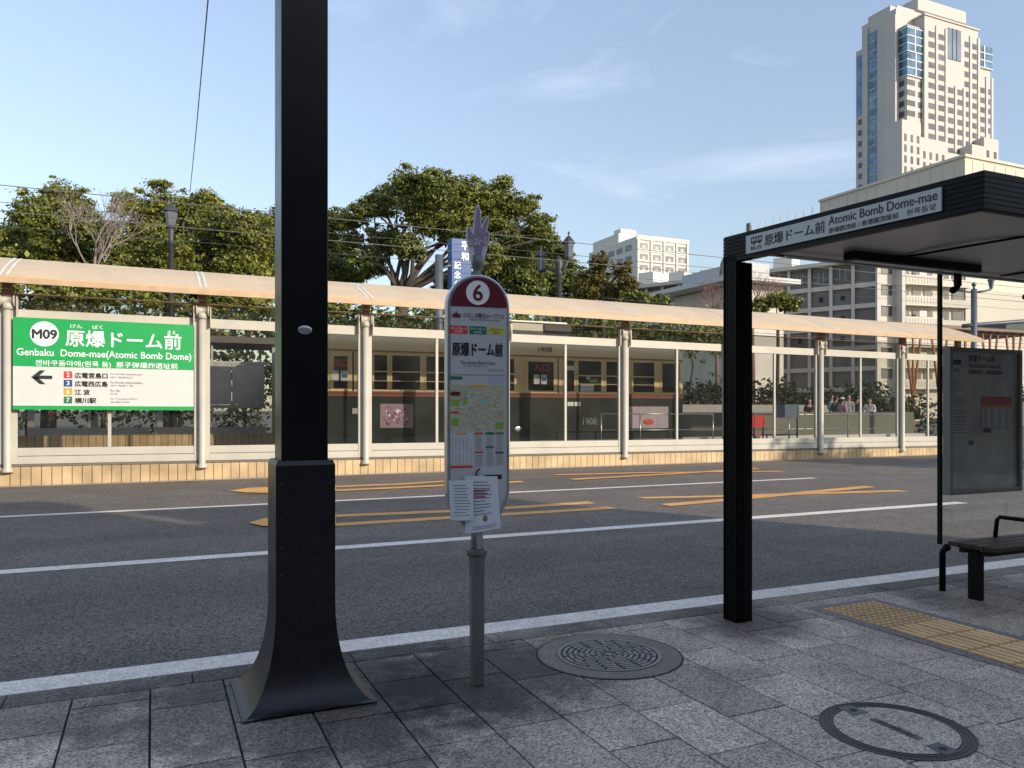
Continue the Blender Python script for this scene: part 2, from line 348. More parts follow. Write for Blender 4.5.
# painted lines
def line(y0, y1, x0, x1, z=RZ+.004):
    b = MB(); b.quad((x0, y0, z), (x1, y0, z), (x1, y1, z), (x0, y1, z)); return b.build('road_marking', M_white_paint)
tag(line(5.18, 5.44, -60, 60), kind='structure')
X2 = gnd(966, 503, RZ)[0]; X3 = gnd(820, 478.5, RZ)[0]
tag(line(9.03, 9.26, -60, X2), kind='structure')
tag(line(13.80, 13.98, -60, X3), kind='structure')
tag(line(19.18, 19.28, -60, 27), kind='structure')
def stroke(pts, w0, w1=None, mt=None):
    """painted stroke along picture-surveyed ground points, width across the road"""
    b = MB(); w1 = w0 if w1 is None else w1
    P = [gnd(u, v, RZ) for u, v in pts]; n = len(P)
    for i in range(n-1):
        wa = w0+(w1-w0)*i/(n-1); wb = w0+(w1-w0)*(i+1)/(n-1); z = stroke.z
        b.quad((P[i][0], P[i][1]-wa/2, z), (P[i+1][0], P[i+1][1]-wb/2, z), (P[i+1][0], P[i+1][1]+wb/2, z), (P[i][0], P[i][1]+wa/2, z))
    stroke.z += .0015
    return tag(b.build('road_marking', mt or M_orange_paint), kind='structure')
stroke.z = RZ+.004
stroke([(335, 516), (470, 510.5), (592, 502.5)], .28)
stroke([(335, 525), (457, 517.5), (612, 508)], .28)
stroke([(641, 498.2), (720, 496.5), (903, 491)], .28)
stroke([(665, 505.5), (740, 499), (870, 486.8)], .30)
stroke([(335, 487), (400, 484.5), (462, 480.5)], .30)
stroke([(335, 491), (400, 488), (523, 482)], .30)
stroke([(555, 475.3), (650, 473), (781, 471.6)], .28)
stroke([(572, 480), (660, 475), (758, 469)], .30)
for poly in ([(229, 491.5), (248, 488.6), (290, 486.6), (336, 485.6), (336, 491.8), (270, 493.6), (245, 493.2)], [(249, 524), (262, 519.6), (300, 516.4), (336, 514.6), (336, 526.4), (285, 527.6), (262, 527)]):
    b = MB(); b.quad(*[(*gnd(u, v, RZ), stroke.z) for u, v in poly]); stroke.z += .0015; tag(b.build('road_marking', M_orange_paint), kind='structure')
for k in range(5):      # zebra crossing far to the right
    x0 = 40+k*1.5; b = MB(); b.quad((x0, 17.6+k*.0, RZ+.004), (x0+.8, 17.6, RZ+.004), (x0+.8, 22, RZ+.004), (x0, 22, RZ+.004)); tag(b.build('road_marking', M_white_paint), kind='structure')

# ------------------------------------------------------------------ tram platform shelter
PX0, PITCH, PY, SL = -2.77, 3.787, 19.4, .005
NB = 8
XR0, XR1 = PX0-2*PITCH, 27.2
plat = thing('tram_platform', (10, 20.4, RZ), 'long cream and glass tram stop shelter with beige sloping roof across the road', 'tram stop')
b = MB(SL); b.box(XR0, XR1, PY-.06, 22.0-.8, RZ, .30); b.build('tiled_base', M_tile, plat)
b = MB(SL); b.box(XR0, XR1, PY+.0, 21.2, .302, .33); b.build('platform_floor', M_bconc, plat)
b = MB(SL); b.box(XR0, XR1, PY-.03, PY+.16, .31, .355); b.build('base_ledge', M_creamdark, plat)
def roofz(y): return 4.22+(y-18.8)*.345
for i in range(-2, NB):
    xa = PX0+i*PITCH; xb = xa+PITCH if i < NB-1 else XR1
    b = MB(SL)
    ys = [18.8, 19.3, 19.9, 20.8]; zs = [4.22, 4.42, 4.64, 4.90]
    for j in range(3):
        for dz in (0,):
            b.quad((xa+.002, ys[j], zs[j]), (xb-.002, ys[j], zs[j]), (xb-.002, ys[j+1], zs[j+1]), (xa+.002, ys[j+1], zs[j+1]))
    rp = b.build('roof_panel', M_roof, plat)
    md = rp.modifiers.new('solid', 'SOLIDIFY'); md.thickness = .04; md.offset = 0
    b = MB(SL)
    for q in (-.06, .06):
        for j in range(3):
            b.prism([(xa+q, 0), (xa+q+.022, 0)], lambda a, c, d: (a, d, 0), 0, 0) if 0 else None
            b.quad((xa+q-.02, ys[j], zs[j]+.028), (xa+q+.02, ys[j], zs[j]+.028), (xa+q+.02, ys[j+1], zs[j+1]+.028), (xa+q-.02, ys[j+1], zs[j+1]+.028))
    b.build('roof_seam', M_seam, plat)
b = MB(SL); b.box(XR0, XR1, 18.74, 18.80, 4.085, 4.20); b.build('roof_fascia', M_fascia, plat)
b = MB(SL); b.box(XR0, XR1, 20.80, 20.9, 4.66, 4.86); b.build('roof_ridge', M_under, plat)
for yy, zz in ((19.32, 4.26), (20.1, 4.5)): b = MB(SL); b.box(XR0, XR1, yy, yy+.09, zz, zz+.12); b.build('roof_purlin', M_under, plat)
x = XR0
while x < XR1: b = MB(SL); b.prism([(18.82, 4.09), (20.84, 4.6), (20.84, 4.84), (18.82, 4.17)], lambda a, c, d: (d, a, c), x, x+.07); b.build('roof_rafter', M_under, plat); x += PITCH/3
# posts
def spool(b, x, y, z):
    b.tube([(x-.14, y, z), (x-.11, y, z), (x-.105, y, z), (x+.105, y, z), (x+.11, y, z), (x+.14, y, z)], [.13, .13, .085, .085, .13, .13], 14)
for i in range(-2, NB+1):
    x = PX0+i*PITCH if i < NB else 26.6
    b = MB(SL); b.tube([(x, PY-.10, .20), (x, PY-.10, .24), (x, PY-.10, .30), (x, PY-.10, 3.66)], [.12, .10, .075, .075], 14)
    po = b.build('post', M_cream, plat)
    b = MB(SL); spool(b, x, PY-.10, 3.79); b.tube([(x, PY-.10, 3.60), (x, PY-.10, 3.74)], [.105, .085], 12); b.build('spool_bracket', M_cream, po)
    b = MB(SL); b.box(x-.19, x-.165, PY-.16, PY-.02, 3.42, 3.90).box(x+.165, x+.19, PY-.16, PY-.02, 3.42, 3.90); b.build('side_plate', M_cream, po)
    b = MB(SL); b.box(x-.085, x+.085, PY-.17, PY-.01, 3.87, 4.3); b.build('bracket_block', M_brown, po)
# glazed bays
def bay(xa, xb, half=True):
    f = MB(SL); y0, y1 = PY-.03, PY+.05
    f.box(xa, xa+.15, y0, y1, .36, 3.62).box(xb-.15, xb, y0, y1, .36, 3.62)
    f.box(xa+.15, xb-.15, y0, y1, 3.40, 3.62).box(xa+.15, xb-.15, y0+.012, y1, .53, .70).box(xa+.15, xb-.15, y0, y1, .36, .518)
    xm = (xa+xb)/2
    f.box(xm-.035, xm+.035, y0+.015, y1, .70, 3.40)
    fr = f.build('glazing_frame', M_cream, plat, bevel=.006)
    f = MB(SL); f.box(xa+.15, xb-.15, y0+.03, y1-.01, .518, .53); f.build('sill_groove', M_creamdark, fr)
    for p, q in ((xa+.15, xm-.035), (xm+.035, xb-.15)):
        g = MB(SL); g.quad((p, PY+.02, .70), (q, PY+.02, .70), (q, PY+.02, 3.40), (p, PY+.02, 3.40)); g.build('pane', M_glass, fr)
    g = MB(SL); g.quad((xa+.06, PY-.0, 3.62), (xb-.06, PY-.0, 3.62), (xb-.06, PY-.0, 3.93), (xa+.06, PY-.0, 3.93)); tp = g.build('transom_pane', M_trans, fr)
    g = MB(SL); g.box(xa+.03, xb-.03, PY-.02, PY+.02, 3.93, 3.965); g.build('transom_cap', M_fascia, fr)
for i in range(-2, NB):
    xa = PX0+i*PITCH+.02; xb = PX0+(i+1)*PITCH-.02 if i < NB-1 else 26.56
    bay(xa, xb)
# hand rails on the platform's track side
for xa, xb in ((12.6, 16.9), (17.4, 25.8)):
    b = MB(SL); b.tube([(xa, 21.0, 1.46), (xb, 21.0, 1.46)], .022).tube([(xa, 21.0, .95), (xb, 21.0, .95)], .016)
    x = xa
    while x <= xb+.01: b.tube([(x, 21.0, .32), (x, 21.0, 1.46)], .022); x += (xb-xa)/3
    b.build('handrail', M_alu, plat)

# station sign with destinations
sx0, sx1 = -2.66, .83; sy = PY-.19
sg = thing('station_name_sign', (-.9, sy, 1.5), 'large green and white M09 station name board on the cream tram stop frame', 'sign')
def gb(name, x0, x1, z0, z1, m, parent, y0=0, y1=.004):
    b = MB(SL); b.box(x0, x1, sy-y1, sy-y0, z0, z1); return b.build(name, m, parent)
ZT, ZM, ZB = 3.44, 2.42, 1.51
gb('board', sx0, sx1, ZB, ZT, M_signwhite, sg, -.07, 0)
gb('green_header', sx0, sx1, ZM, ZT, M_green, sg, .001, .006)
gb('green_stripe', sx0, sx1, ZB, ZB+.085, M_green, sg, .001, .006)
def sxu(f): return sx0+(sx1-sx0)*f      # fraction across board
def szv(f): return ZT-(ZT-ZB)*f
ux, uz = (1, 0, 0), (0, 0, 1)
b = MB(SL); cx, cz = sxu(.163), szv(.172)
b.prism([(cx+.263*math.cos(t*math.pi/20), cz+.263*math.sin(t*math.pi/20)) for t in range(40)], lambda a, c, d: (a, sy-d, c), .007, .010); disc = b.build('number_disc', M_white_ink, sg)
def st(body, fx0, fx1, fz1, fz0, m, bold=0.0, par=sg, y=.0085, name='lettering'):
    x0, x1, z0, z1 = sxu(fx0), sxu(fx1), szv(fz0), szv(fz1)
    return lettering(name, body, (x0, sy-y, z0), ux, uz, x1-x0, z1-z0, m, par, bold, slope=SL)
st('M09', .10, .228, .125, .222, M_ink, .07, disc, y=.013)
st('原爆ドーム前', .275, .925, .115, .295, M_white_ink, .022)
st('げん', .30, .365, .05, .095, M_white_ink, .01); st('ばく', .42, .475, .05, .095, M_white_ink, .01); st('まえ', .845, .895, .075, .12, M_white_ink, .01)
st('Genbaku  Dome-mae(Atomic Bomb Dome)', .02, .985, .335, .435, M_white_ink, .012)
st('겐바쿠돔마에(원폭 돔)  原子弹爆炸遗址前', .115, .905, .455, .53, M_white_ink, .008)
b = MB(SL)
ax, az = sxu(.095), szv(.645)
b.box(ax+.05, ax+.38, sy-.010, sy-.006, az-.035, az+.035)
for s_ in (1, -1):
    b.prism([(ax, az), (ax+.11, az), (ax+.255, az+s_*.145), (ax+.155, az+s_*.145)], lambda a, c, d: (a, sy-d, c), .0061+.0005*s_, .0105+.0005*s_)
b.build('arrow', M_ink, sg)
rows = [('2', M_red, '広電宮島口', 'For Hiroden-miyajima-guchi', '往广电宫岛口'), ('3', M_blue, '広電西広島', 'For Hiroden-nishi-hiroshima', '往广电西广岛'),
        ('6', M_amber, '江 波', 'For Eba', '往江波'), ('7', M_dkgreen, '横川駅', 'For Yokogawa Station', '往横川站')]
for k, (nn, mm, jp, en, cn_) in enumerate(rows):
    f0 = .575+k*.093; xs0 = .265
    bx = gb('line_number_box', sxu(xs0), sxu(xs0+.045), szv(f0+.075), szv(f0), mm, sg, .001, .006)
    st(nn, xs0+.014, xs0+.031, f0+.015, f0+.06, M_white_ink, .01, bx)
    wj = .178 if k < 2 else (.08 if k == 2 else .115)
    st(jp, .325, .325+wj, f0+.012, f0+.072, M_ink, .035)
    we = [.18, .18, .055, .15][k]
    st(en, .52, .52+we, f0+.008, f0+.032, M_grey_ink, 0); st(cn_, .52, .52+we*.7, f0+.045, f0+.066, M_grey_ink, 0)

# ------------------------------------------------------------------ tram
TY = 22.4; TD = 2.4
tX0, tX1 = 3.3, Xat(688, TY)
tram = thing('tram', ((tX0+tX1)/2, TY+1.2, RZ), 'old cream and dark green tram numbered 1908 standing behind the glass tram stop', 'tram')
def rounded_x(x0, x1, y0, y1, r, n=5):
    P = []
    for cx_, cy_, a0 in ((x1-r, y0+r, -90), (x1-r, y1-r, 0), (x0+r, y1-r, 90), (x0+r, y0+r, 180)):
        for k in range(n+1): a = R(a0+90*k/n); P.append((cx_+r*math.cos(a), cy_+r*math.sin(a)))
    return P
def slab(name, z0, z1, m, inset=0, par=tram, r=.45):
    b = MB(); b.prism(rounded_x(tX0+inset, tX1-inset, TY+inset, TY+TD-inset, r), lambda a, c, d: (a, c, d), z0, z1); return b.build(name, m, par)
ZBELT = 1.90
slab('lower_body', .42, ZBELT, M_tramgreen)
slab('red_line', ZBELT, ZBELT+.14, M_tramred, -.012)
slab('belt', ZBELT+.06, ZBELT+.09, M_ink, -.016)
slab('upper_body', ZBELT+.14, 3.20, M_tramcream)
slab('cornice', 3.20, 3.23, M_brown, -.02)
b = MB(); P = rounded_x(tX0, tX1, TY, TY+TD, .45)
def ins(P, k):
    cx_, cy_ = (tX0+tX1)/2, TY+TD/2
    return [((p[0]-cx_)*(1-k/((tX1-tX0)/2))+cx_, (p[1]-cy_)*(1-k/(TD/2))+cy_) for p in P]
lv = [(0, 3.23), (.02, 3.45), (.12, 3.66), (.4, 3.80), (.9, 3.86)]
rr = [[b.b.verts.new((*p, z)) for p in ins(P, k)] for k, z in lv]
for i in range(len(rr)-1):
    for k in range(len(P)):
        f = b.b.faces.new((rr[i][k], rr[i][(k+1) % len(P)], rr[i+1][(k+1) % len(P)], rr[i+1][k])); f.smooth = True
b.b.faces.new(rr[-1]); roof_t = b.build('roof', M_tramcream, tram)
b = MB(); b.box(Xat(515, TY), Xat(572, TY), TY+.3, TY+1.9, 3.86, 4.36); b.build('roof_unit', M_tramroof, roof_t, bevel=.03)
b = MB(); b.box(Xat(548, TY), Xat(575, TY), TY+.24, TY+.29, 4.0, 4.28); b.build('roof_vent', M_win, roof_t)
slab('underframe', .12, .42, M_dark, .15)
slab('skirt_moulding', 1.18, 1.20, M_tramgreen, -.01); slab('skirt_edge', .50, .53, M_galv, -.01)
def twin(u0, u1, z0=2.10, z1=3.10, mid=True):
    x0, x1 = Xat(u0, TY), Xat(u1, TY)
    f = MB(); t = .05
    f.box(x0-t, x0, TY-.02, TY, z0-t, z1+t).box(x1, x1+t, TY-.02, TY, z0-t, z1+t).box(x0, x1, TY-.02, TY, z0-t, z0).box(x0, x1, TY-.02, TY, z1, z1+t)
    if mid: f.box(x0, x1, TY-.018, TY-.002, 2.60, 2.64); f.box(x0, x1, TY-.03, TY-.02, 2.34, 2.355)
    fr = f.build('window', M_tramcream, tram)
    g = MB(); g.box(x0, x1, TY-.012, TY-.004, z0, z1); g.build('pane', M_tramwin, fr); return fr
for u0, u1 in ((374, 387), (392, 420), (426, 455), (461, 489), (495, 514), (578, 601), (606, 628), (633, 654)): twin(u0, u1)
twin(662, 679, mid=False); twin(564, 574, mid=False)
def tdoor(u0, u1, word, wu0, wu1):
    x0, x1 = Xat(u0, TY), Xat(u1, TY)
    d = MB(); d.box(x0, x1, TY-.03, TY-.004, ZBELT+.14, 3.16); dd = d.build('door', M_tramcream, tram)
    g = MB(); g.box(x0+.10, x1-.14, TY-.042, TY-.031, 2.12, 3.03); g.build('pane', M_tramwin, dd)
    g = MB(); g.box(x1, x1+.05, TY-.025, TY-.004, ZBELT+.14, 3.16); g.build('door_gap', M_dark, dd)
    a, c = Xat(wu0, TY), Xat(wu1, TY)
    lettering('lettering', word, (a, TY-.044, 2.74), ux, uz, c-a, .22, M_red, dd, .02)
    m_ = (a+c)/2
    for j, mm in ((-1, M_paper), (0, M_blue)):
        q = MB(); q.box(m_+j*.26, m_+j*.26+.2, TY-.046, TY-.043, 2.32, 2.62+.0*j); q.build('notice', M_paper, dd)
        if j == 0: q = MB(); q.box(m_+.02, m_+.18, TY-.049, TY-.0465, 2.42, 2.52); q.build('notice_picture', M_blue, dd)
tdoor(525, 557, '入口', 533, 548); tdoor(330, 352, '出口', 334, 347)
b = MB(); b.box(Xat(357, TY), Xat(361, TY), TY-.02, TY-.002, 2.05, 3.15); b.build('pillar_strip', M_tramroof, tram)
lettering('fleet_number', '1908', (Xat(538, TY), TY-.012, 3.36), ux, uz, .50, .15, M_ink, tram, .02)
lettering('fleet_number', '1908', (Xat(583, TY), TY-.006, 1.02), ux, uz, .50, .22, M_grey_ink, tram, .02)
# advert boards and notices on the tram side
b = MB(); b.box(Xat(380, TY), Xat(413, TY), TY-.02, TY-.004, .98, 1.68); ad = tag(b.build('advert_board', M_pink, tram), 'pink and purple patterned advert board')
pal = [M_white_ink, M_maroon, mat('advert_rose', (.5, .12, .25), .6), mat('advert_violet', (.16, .10, .2), .6)]
xa, xb = Xat(381, TY), Xat(412, TY)
for mm in pal:
    b = MB()
    for _ in range(16):
        a = random.uniform(xa+.05, xb-.12); c = random.uniform(1.02, 1.58); w = random.uniform(.03, .10); h = random.uniform(.02, .08)
        d = TY-.022-.0007*random.random(); b.quad((a, d, c), (a+w, d, c+random.uniform(-.02, .02)), (a+w*.7, d, c+h), (a+.01, d, c+h*.8))
    b.build('advert_pattern', mm, ad)
b = MB(); b.box(Xat(626, TY), Xat(668, TY), TY-.02, TY-.004, .88, 1.62); ad = tag(b.build('advert_board', mat('advert_lilac', (.42, .36, .44), .6), tram), 'pale lilac advert board with a red flower')
b = MB(); b.sphere((Xat(648, TY), TY-.022, 1.1), .17, (1.3, .02, .6)); b.build('advert_flower', M_red, ad)
for u, v, w, h, mm in ((580, 388, .5, .22, M_paper), (589, 380, .28, .12, M_dkgreen), (586, 378, .16, .1, M_paper), (567, 404, .22, .13, M_alu), (574, 404, .22, .13, M_alu), (566, 368, .3, .15, mat('lit_notice', (.8, .76, .5), .6)), (352, 411, .24, .16, M_signgrey)):
    x = Xat(u, TY); z = Zat(v, x, TY); q = MB(); q.box(x, x+w, TY-.034, TY-.031, z-h/2, z+h/2); q.build('notice', mm, tram)
b = MB(); b.sphere((Xat(518, TY), TY-.005, Zat(429, Xat(518, TY), TY)), .11, (1.2, .1, .8)); b.build('badge', M_alu, tram)
# ------------------------------------------------------------------ opposite platform
opp = thing('opposite_platform', (8, 27.5, RZ), 'far tram platform with grey panels and tiled base behind the tram stop glass', 'tram stop')
b = MB(); b.box(-16, 33, 25.6, 29.2, RZ, .40); b.build('platform_base', M_bconc, opp)
b = MB(); b.box(-16, 9, 25.56, 25.7, .36, .78); b.build('tiled_base', M_tile, opp)
for k in range(-5, 3):
    xa = k*3.3+.1; xb = xa+3.1
    f = MB(); f.box(xa, xb, 25.6, 25.7, .78, .98).box(xa, xb, 25.62, 25.68, 1.56, 1.66).box(xa, xb, 25.62, 25.68, 2.92, 3.0).box(xa, xa+.16, 25.6, 25.72, .98, 3.6).box(xa+1.5, xa+1.56, 25.62, 25.68, .98, 1.56).box(xa+1.5, xa+1.56, 25.62, 25.68, 3.0, 3.5)
    fr = f.build('frame', M_signgrey, opp)
    if 1:
        for j in range(3): g = MB(); g.box(xa+.17+j*.97, xa+1.12+j*.97, 25.64, 25.67, 1.67, 2.91); g.build('grey_panel', mat('platform_grey_panel', (.40, .38, .35), .6), fr)
b = MB(); b.box(-16, 9.5, 25.4, 28.2, 3.55, 3.75); b.build('roof', M_under, opp)
hw = MB(); hw.box(20, 33, 29.2, 29.4, RZ, 1.75); tag(hw.build('low_wall', mat('dim_wall', (.26, .25, .22), .85)), 'pale low wall behind the people on the far platform', 'wall')

# ------------------------------------------------------------------ bus stop pole
PPX, PPY = gnd(477, 684); RZP = R(-6)
bs = thing('bus_stop_sign', (PPX, PPY, 0), 'grey bus stop pole with round topped maroon number 6 panel and maps', 'bus stop sign', rz=RZP)
b = MB()
for (z0, w0, z1, w1) in ((.0, .033, .70, .035),):
    b.prism([(-w0, -w0), (w0, -w0), (w0, w0), (-w0, w0)], lambda a, c, d: (a*(1 if d == 0 else w1/w0), c*(1 if d == 0 else w1/w0), d), 0, z1)
b.build('pole', M_galv, bs, bevel=.006, local=True)
b = MB(); b.lathe((0, 0, 0), [(.038, .60), (.048, .70), (.060, .715), (.060, .735), (.044, .737), (.044, .745)], 8, False); b.build('collar', M_galv, bs, local=True)
b = MB(); b.tube([(0, 0, .74), (0, 0, .98)], .034, 6); b.box(-.012, .012, -.045, -.03, .745, .9); b.build('upper_pole', M_alu, bs, local=True)
HW = .176
def outline(hw, zb, n=18, g=0):
    P = [(.055-g*.5, zb+g), (hw*.72, zb+.075), (hw*.93, zb+.14), (hw, zb+.20)]
    P += [(hw*math.cos(math.pi*k/n), 2.060+hw*math.sin(math.pi*k/n)) for k in range(n+1)]
    P += [(-hw, zb+.20), (-hw*.93, zb+.14), (-hw*.72, zb+.075), (-.055+g*.5, zb+g)]
    return P
loc = lambda a, c, d: (a, d, c)
PB = .845
b = MB(); b.prism(outline(HW, PB), loc, -.036, .036); pan = b.build('panel_frame', M_alu, bs, bevel=.006, local=True)
b = MB(); b.prism(outline(HW-.018, PB+.03), loc, -.039, -.0372); face = b.build('panel_face', mat('panel_face_white', (.50, .50, .49), .3, var=.05, spec=.6), bs, local=True)
hw = HW-.018; zt = 2.060
b = MB(); b.prism([(hw*math.cos(math.pi*k/24), zt+hw*math.sin(math.pi*k/24)) for k in range(25)], loc, -.043, -.0395); dome = b.build('maroon_dome', M_maroon, bs, local=True)
b = MB(); b.prism([(-.008+.066*math.cos(2*math.pi*k/32), 2.135+.066*math.sin(2*math.pi*k/32)) for k in range(32)], loc, -.046, -.0435); dd = b.build('number_disc', M_white_ink, dome, local=True)
lettering('lettering', '6', (-.034, -.0465, 2.092), ux, uz, .052, .086, M_maroon, dd, .025, local=True)
def px(u): return (u-479.5)*.00560
def pz(v): return 1.5+(HOR-v)*.00548
def pt(body, u0, u1, v1, v0, m, bold=0, par=face, y=-.0395, name='lettering'):
    return lettering(name, body, (px(u0), y, pz(v0)), ux, uz, px(u1)-px(u0), pz(v1)-pz(v0), m, par, bold, local=True)
def pr(u0, u1, v1, v0, m, name='print_block', y=-.0395, par=face, t=.001):
    b = MB(); b.box(px(u0), px(u1), y-t, y, pz(v0), pz(v1)); return b.build(name, m, par, local=True)
LEAF = [(0, -.5), (.05, -.28), (.42, -.42), (.34, -.2), (.75, -.12), (.5, .04), (.6, .42), (.3, .22), (.24, .55), (.1, .4), (0, 1.0), (-.1, .4), (-.24, .55), (-.3, .22), (-.6, .42), (-.5, .04), (-.75, -.12), (-.34, -.2), (-.42, -.42), (-.05, -.28)]
b = MB(); b.prism([(px(457)+a*.043, pz(317.5)+c*.030) for a, c in LEAF], loc, -.0405, -.0394); b.build('leaf_emblem', M_maroon, face, local=True)
pt('ひろしま観光ループバス', 464, 505, 314, 319, M_maroon, .01); pt('HIROSHIMA SIGHTSEEING LOOP BUS', 470, 500, 320, 321.6, M_ink, 0)
for u0, u1, mm, s1, tk in ((450.5, 468, M_red, 'オレンジルート', M_white_ink), (469.8, 487, M_dkgreen, 'グリーンルート', M_white_ink), (488.5, 505.5, M_yel, 'レモンルート', M_ink)):
    q = pr(u0, u1, 327.2, 335, mm, 'route_tab'); pt(s1, u0+1.2, u1-1.2, 328.4, 331.4, tk, .01, q, -.0408); pt('ROUTE', u0+5, u1-5, 332.2, 334, tk, 0, q, -.0408)
pt('原爆ドーム前', 453, 503.5, 343.5, 356.5, M_ink, .035)
pt('The Atomic Bomb Dome', 461, 496, 361.5, 365, M_ink, 0)
pr(464, 488, 366.2, 366.8, M_grey_ink, 'rule')
pt('Hiroshima Bus', 489, 505, 369, 371.5, M_grey_ink)
pr(450, 505.5, 375, 375.5, M_grey_ink, 'rule')
pr(451, 463, 377, 380, M_dkgreen, 'print_block'); pr(488.5, 505, 376.5, 383, mat('pale_blue_print', (.40, .42, .52), .6), 'print_block')
# route map with streets and parks
mp_ = pr(450.5, 505.5, 385, 430.5, mat('map_paper', (.46, .43, .30), .5, var=.2, nscale=40), 'route_map')
pr(470, 488, 385.6, 388, M_amber, 'map_title', -.0406, mp_, .0004)
mg = mat('map_green', (.22, .36, .06), .6); mr_ = mat('map_rose', (.5, .22, .22), .6); mb_ = mat('map_water', (.28, .42, .42), .6); mk = mat('map_street', (.55, .50, .36), .6)
def scatter(mm, n, w, h, u0=451, u1=504, v0=389, v1=429, y=-.0406, nm='map_print', ang=0):
    b = MB()
    for k in range(n):
        a = random.uniform(u0, u1-w); c = random.uniform(v0+h, v1); ww = random.uniform(.5, 1)*w; hh = random.uniform(.5, 1)*h; d = y-.0004*random.random(); s = random.uniform(-ang, ang)
        b.quad((px(a), d, pz(c)), (px(a+ww), d, pz(c+s)), (px(a+ww), d, pz(c+s-hh)), (px(a), d, pz(c-hh)))
    b.build(nm, mm, mp_, local=True)
for r_ in ((451.5, 460, 400, 406, mg), (452, 459, 418, 425, mg), (496, 504, 422, 429, mg), (464, 467, 397, 405, mg), (451, 460.5, 392, 396, M_maroon), (451, 460, 411.5, 413.5, M_red), (480, 490, 399, 403, mb_)):
    pr(r_[0], r_[1], r_[2], r_[3], r_[4], 'map_print', -.0406, mp_, .0005)
scatter(mr_, 26, 7, 1, ang=1); scatter(mb_, 14, 10, 1.2, ang=3); scatter(mk, 30, 14, .6, ang=4); scatter(mg, 22, 3.5, 1.6); scatter(M_grey_ink, 40, 3, .5); scatter(M_paper, 20, 4, 1)
tt = pr(450.8, 473.5, 432, 464.5, mat('table_paper', (.52, .52, .53), .5), 'timetable')
pr(457, 467, 432.6, 434.2, M_amber, 'print_block', -.0406, tt)
b = MB()
for k in range(16):
    for j in range(6):
        if random.random() < .86: a = 452+j*3.6+random.uniform(0, .3); c = 437.5+k*1.7; b.quad((px(a), -.0411, pz(c+.7)), (px(a+random.uniform(.8, 2.0)), -.0411, pz(c+.7)), (px(a+1.2), -.0411, pz(c)), (px(a), -.0411, pz(c)))
b.build('timetable_print', M_grey_ink, tt, local=True)
pr(451.2, 473, 465, 467, M_red, 'print_block')
for u0, mm, vv, m2 in ((475, mat('print_orange', (.5, .12, .04), .5), 451.8, M_red), (486, M_dkgreen, 446.8, M_dkgreen), (496, mat('print_olive', (.16, .2, .08), .5), 452.6, M_blue)):
    pr(u0, u0+8.6, 432, 434.5, mm, 'print_block'); pr(u0, u0+8.6, vv-.8, vv+.8, m2, 'print_block')
    b = MB()
    for k in range(15):
        c = 436.6+k*2.0
        if abs(c-vv) > 1.3: b.quad((px(u0+random.uniform(.4, 1.4)), -.040, pz(c+.55)), (px(u0+random.uniform(6, 8.3)), -.040, pz(c+.55)), (px(u0+8), -.040, pz(c-.1)), (px(u0+.8), -.040, pz(c-.1)))
    b.build('stop_list_print', M_grey_ink, face, local=True)
nt_ = pr(478, 504.5, 466, 500, mat('notice_lower', (.50, .50, .52), .5), 'notice'); pr(485, 503, 474.5, 475.8, M_ink, 'print_block', -.0406, nt_); pr(497, 502.5, 476, 479, M_maroon, 'print_block', -.0406, nt_)
# cable tie / clip
b = MB(); b.tube([(px(476), -.050, pz(475)), (px(476.5), -.052, pz(471)), (px(480), -.055, pz(467.5))], .004, 6); b.build('clip', M_ink, bs, local=True)
def sheet(name, pts, y, lines, m=M_paper, parent=bs, lab=None):
    b = MB(); nx = 6
    a, c, d, e = [Vector((px(u), 0, pz(v))) for u, v in pts]   # tl tr br bl
    for i in range(nx):
        for j in range(nx):
            q = []
            for ii, jj in ((i, j), (i+1, j), (i+1, j+1), (i, j+1)):
                s, t = ii/nx, jj/nx; p = (a*(1-s)+c*s)*(1-t)+(e*(1-s)+d*s)*t
                p.y = y-.006*math.sin(s*3.1)-.010*t*t*abs(math.sin(s*4)); q.append(p)
            b.quad(*q)
    o = b.build(name, m, parent, local=True)
    bb = MB()
    for (f0, f1, g0, w) in lines:
        def P(s, t):
            p = (a*(1-s)+c*s)*(1-t)+(e*(1-s)+d*s)*t; p.y = y-.006*math.sin(s*3.1)-.010*t*t*abs(math.sin(s*4))-.0022; return p
        for s0 in np.linspace(f0, f1, 5)[:-1]:
            s1 = s0+(f1-f0)/4; bb.quad(P(s0, g0), P(s1, g0), P(s1, g0+w), P(s0, g0+w))
    bb.build('sheet_print', M_grey_ink, o, local=True); return o
ls = [(.12+random.uniform(0, .1), random.uniform(.6, .92), .12+k*.075, .016) for k in range(11)]
sheet('paper_notice', [(464.5, 474.5), (497.5, 476), (500.5, 527.5), (465, 531.5)], -.052, [(.15+random.uniform(0, .06), random.uniform(.55, .92), .10+k*.058, .014) for k in range(11)]+[(.2, .9, .9, .012), (.2, .8, .94, .01)])
o = sheet('paper_notice', [(447.8, 478.5), (472.5, 478.5), (472, 518), (450, 517)], -.068, ls, lab=None)
b = MB()
for k in range(3): b.box(px(473), px(489-k*2), -.0620, -.0610, pz(489.6+k*3.2), pz(488.6+k*3.2))
b.build('sheet_heading', mat('print_crimson', (.35, .05, .08), .6), bs, local=True)
b = MB(); b.sphere((px(484.5), -.064, pz(517)), .014, (1, .06, 1.3)); b.build('round_stamp', mat('stamp_olive', (.25, .22, .05), .6), bs, local=True)
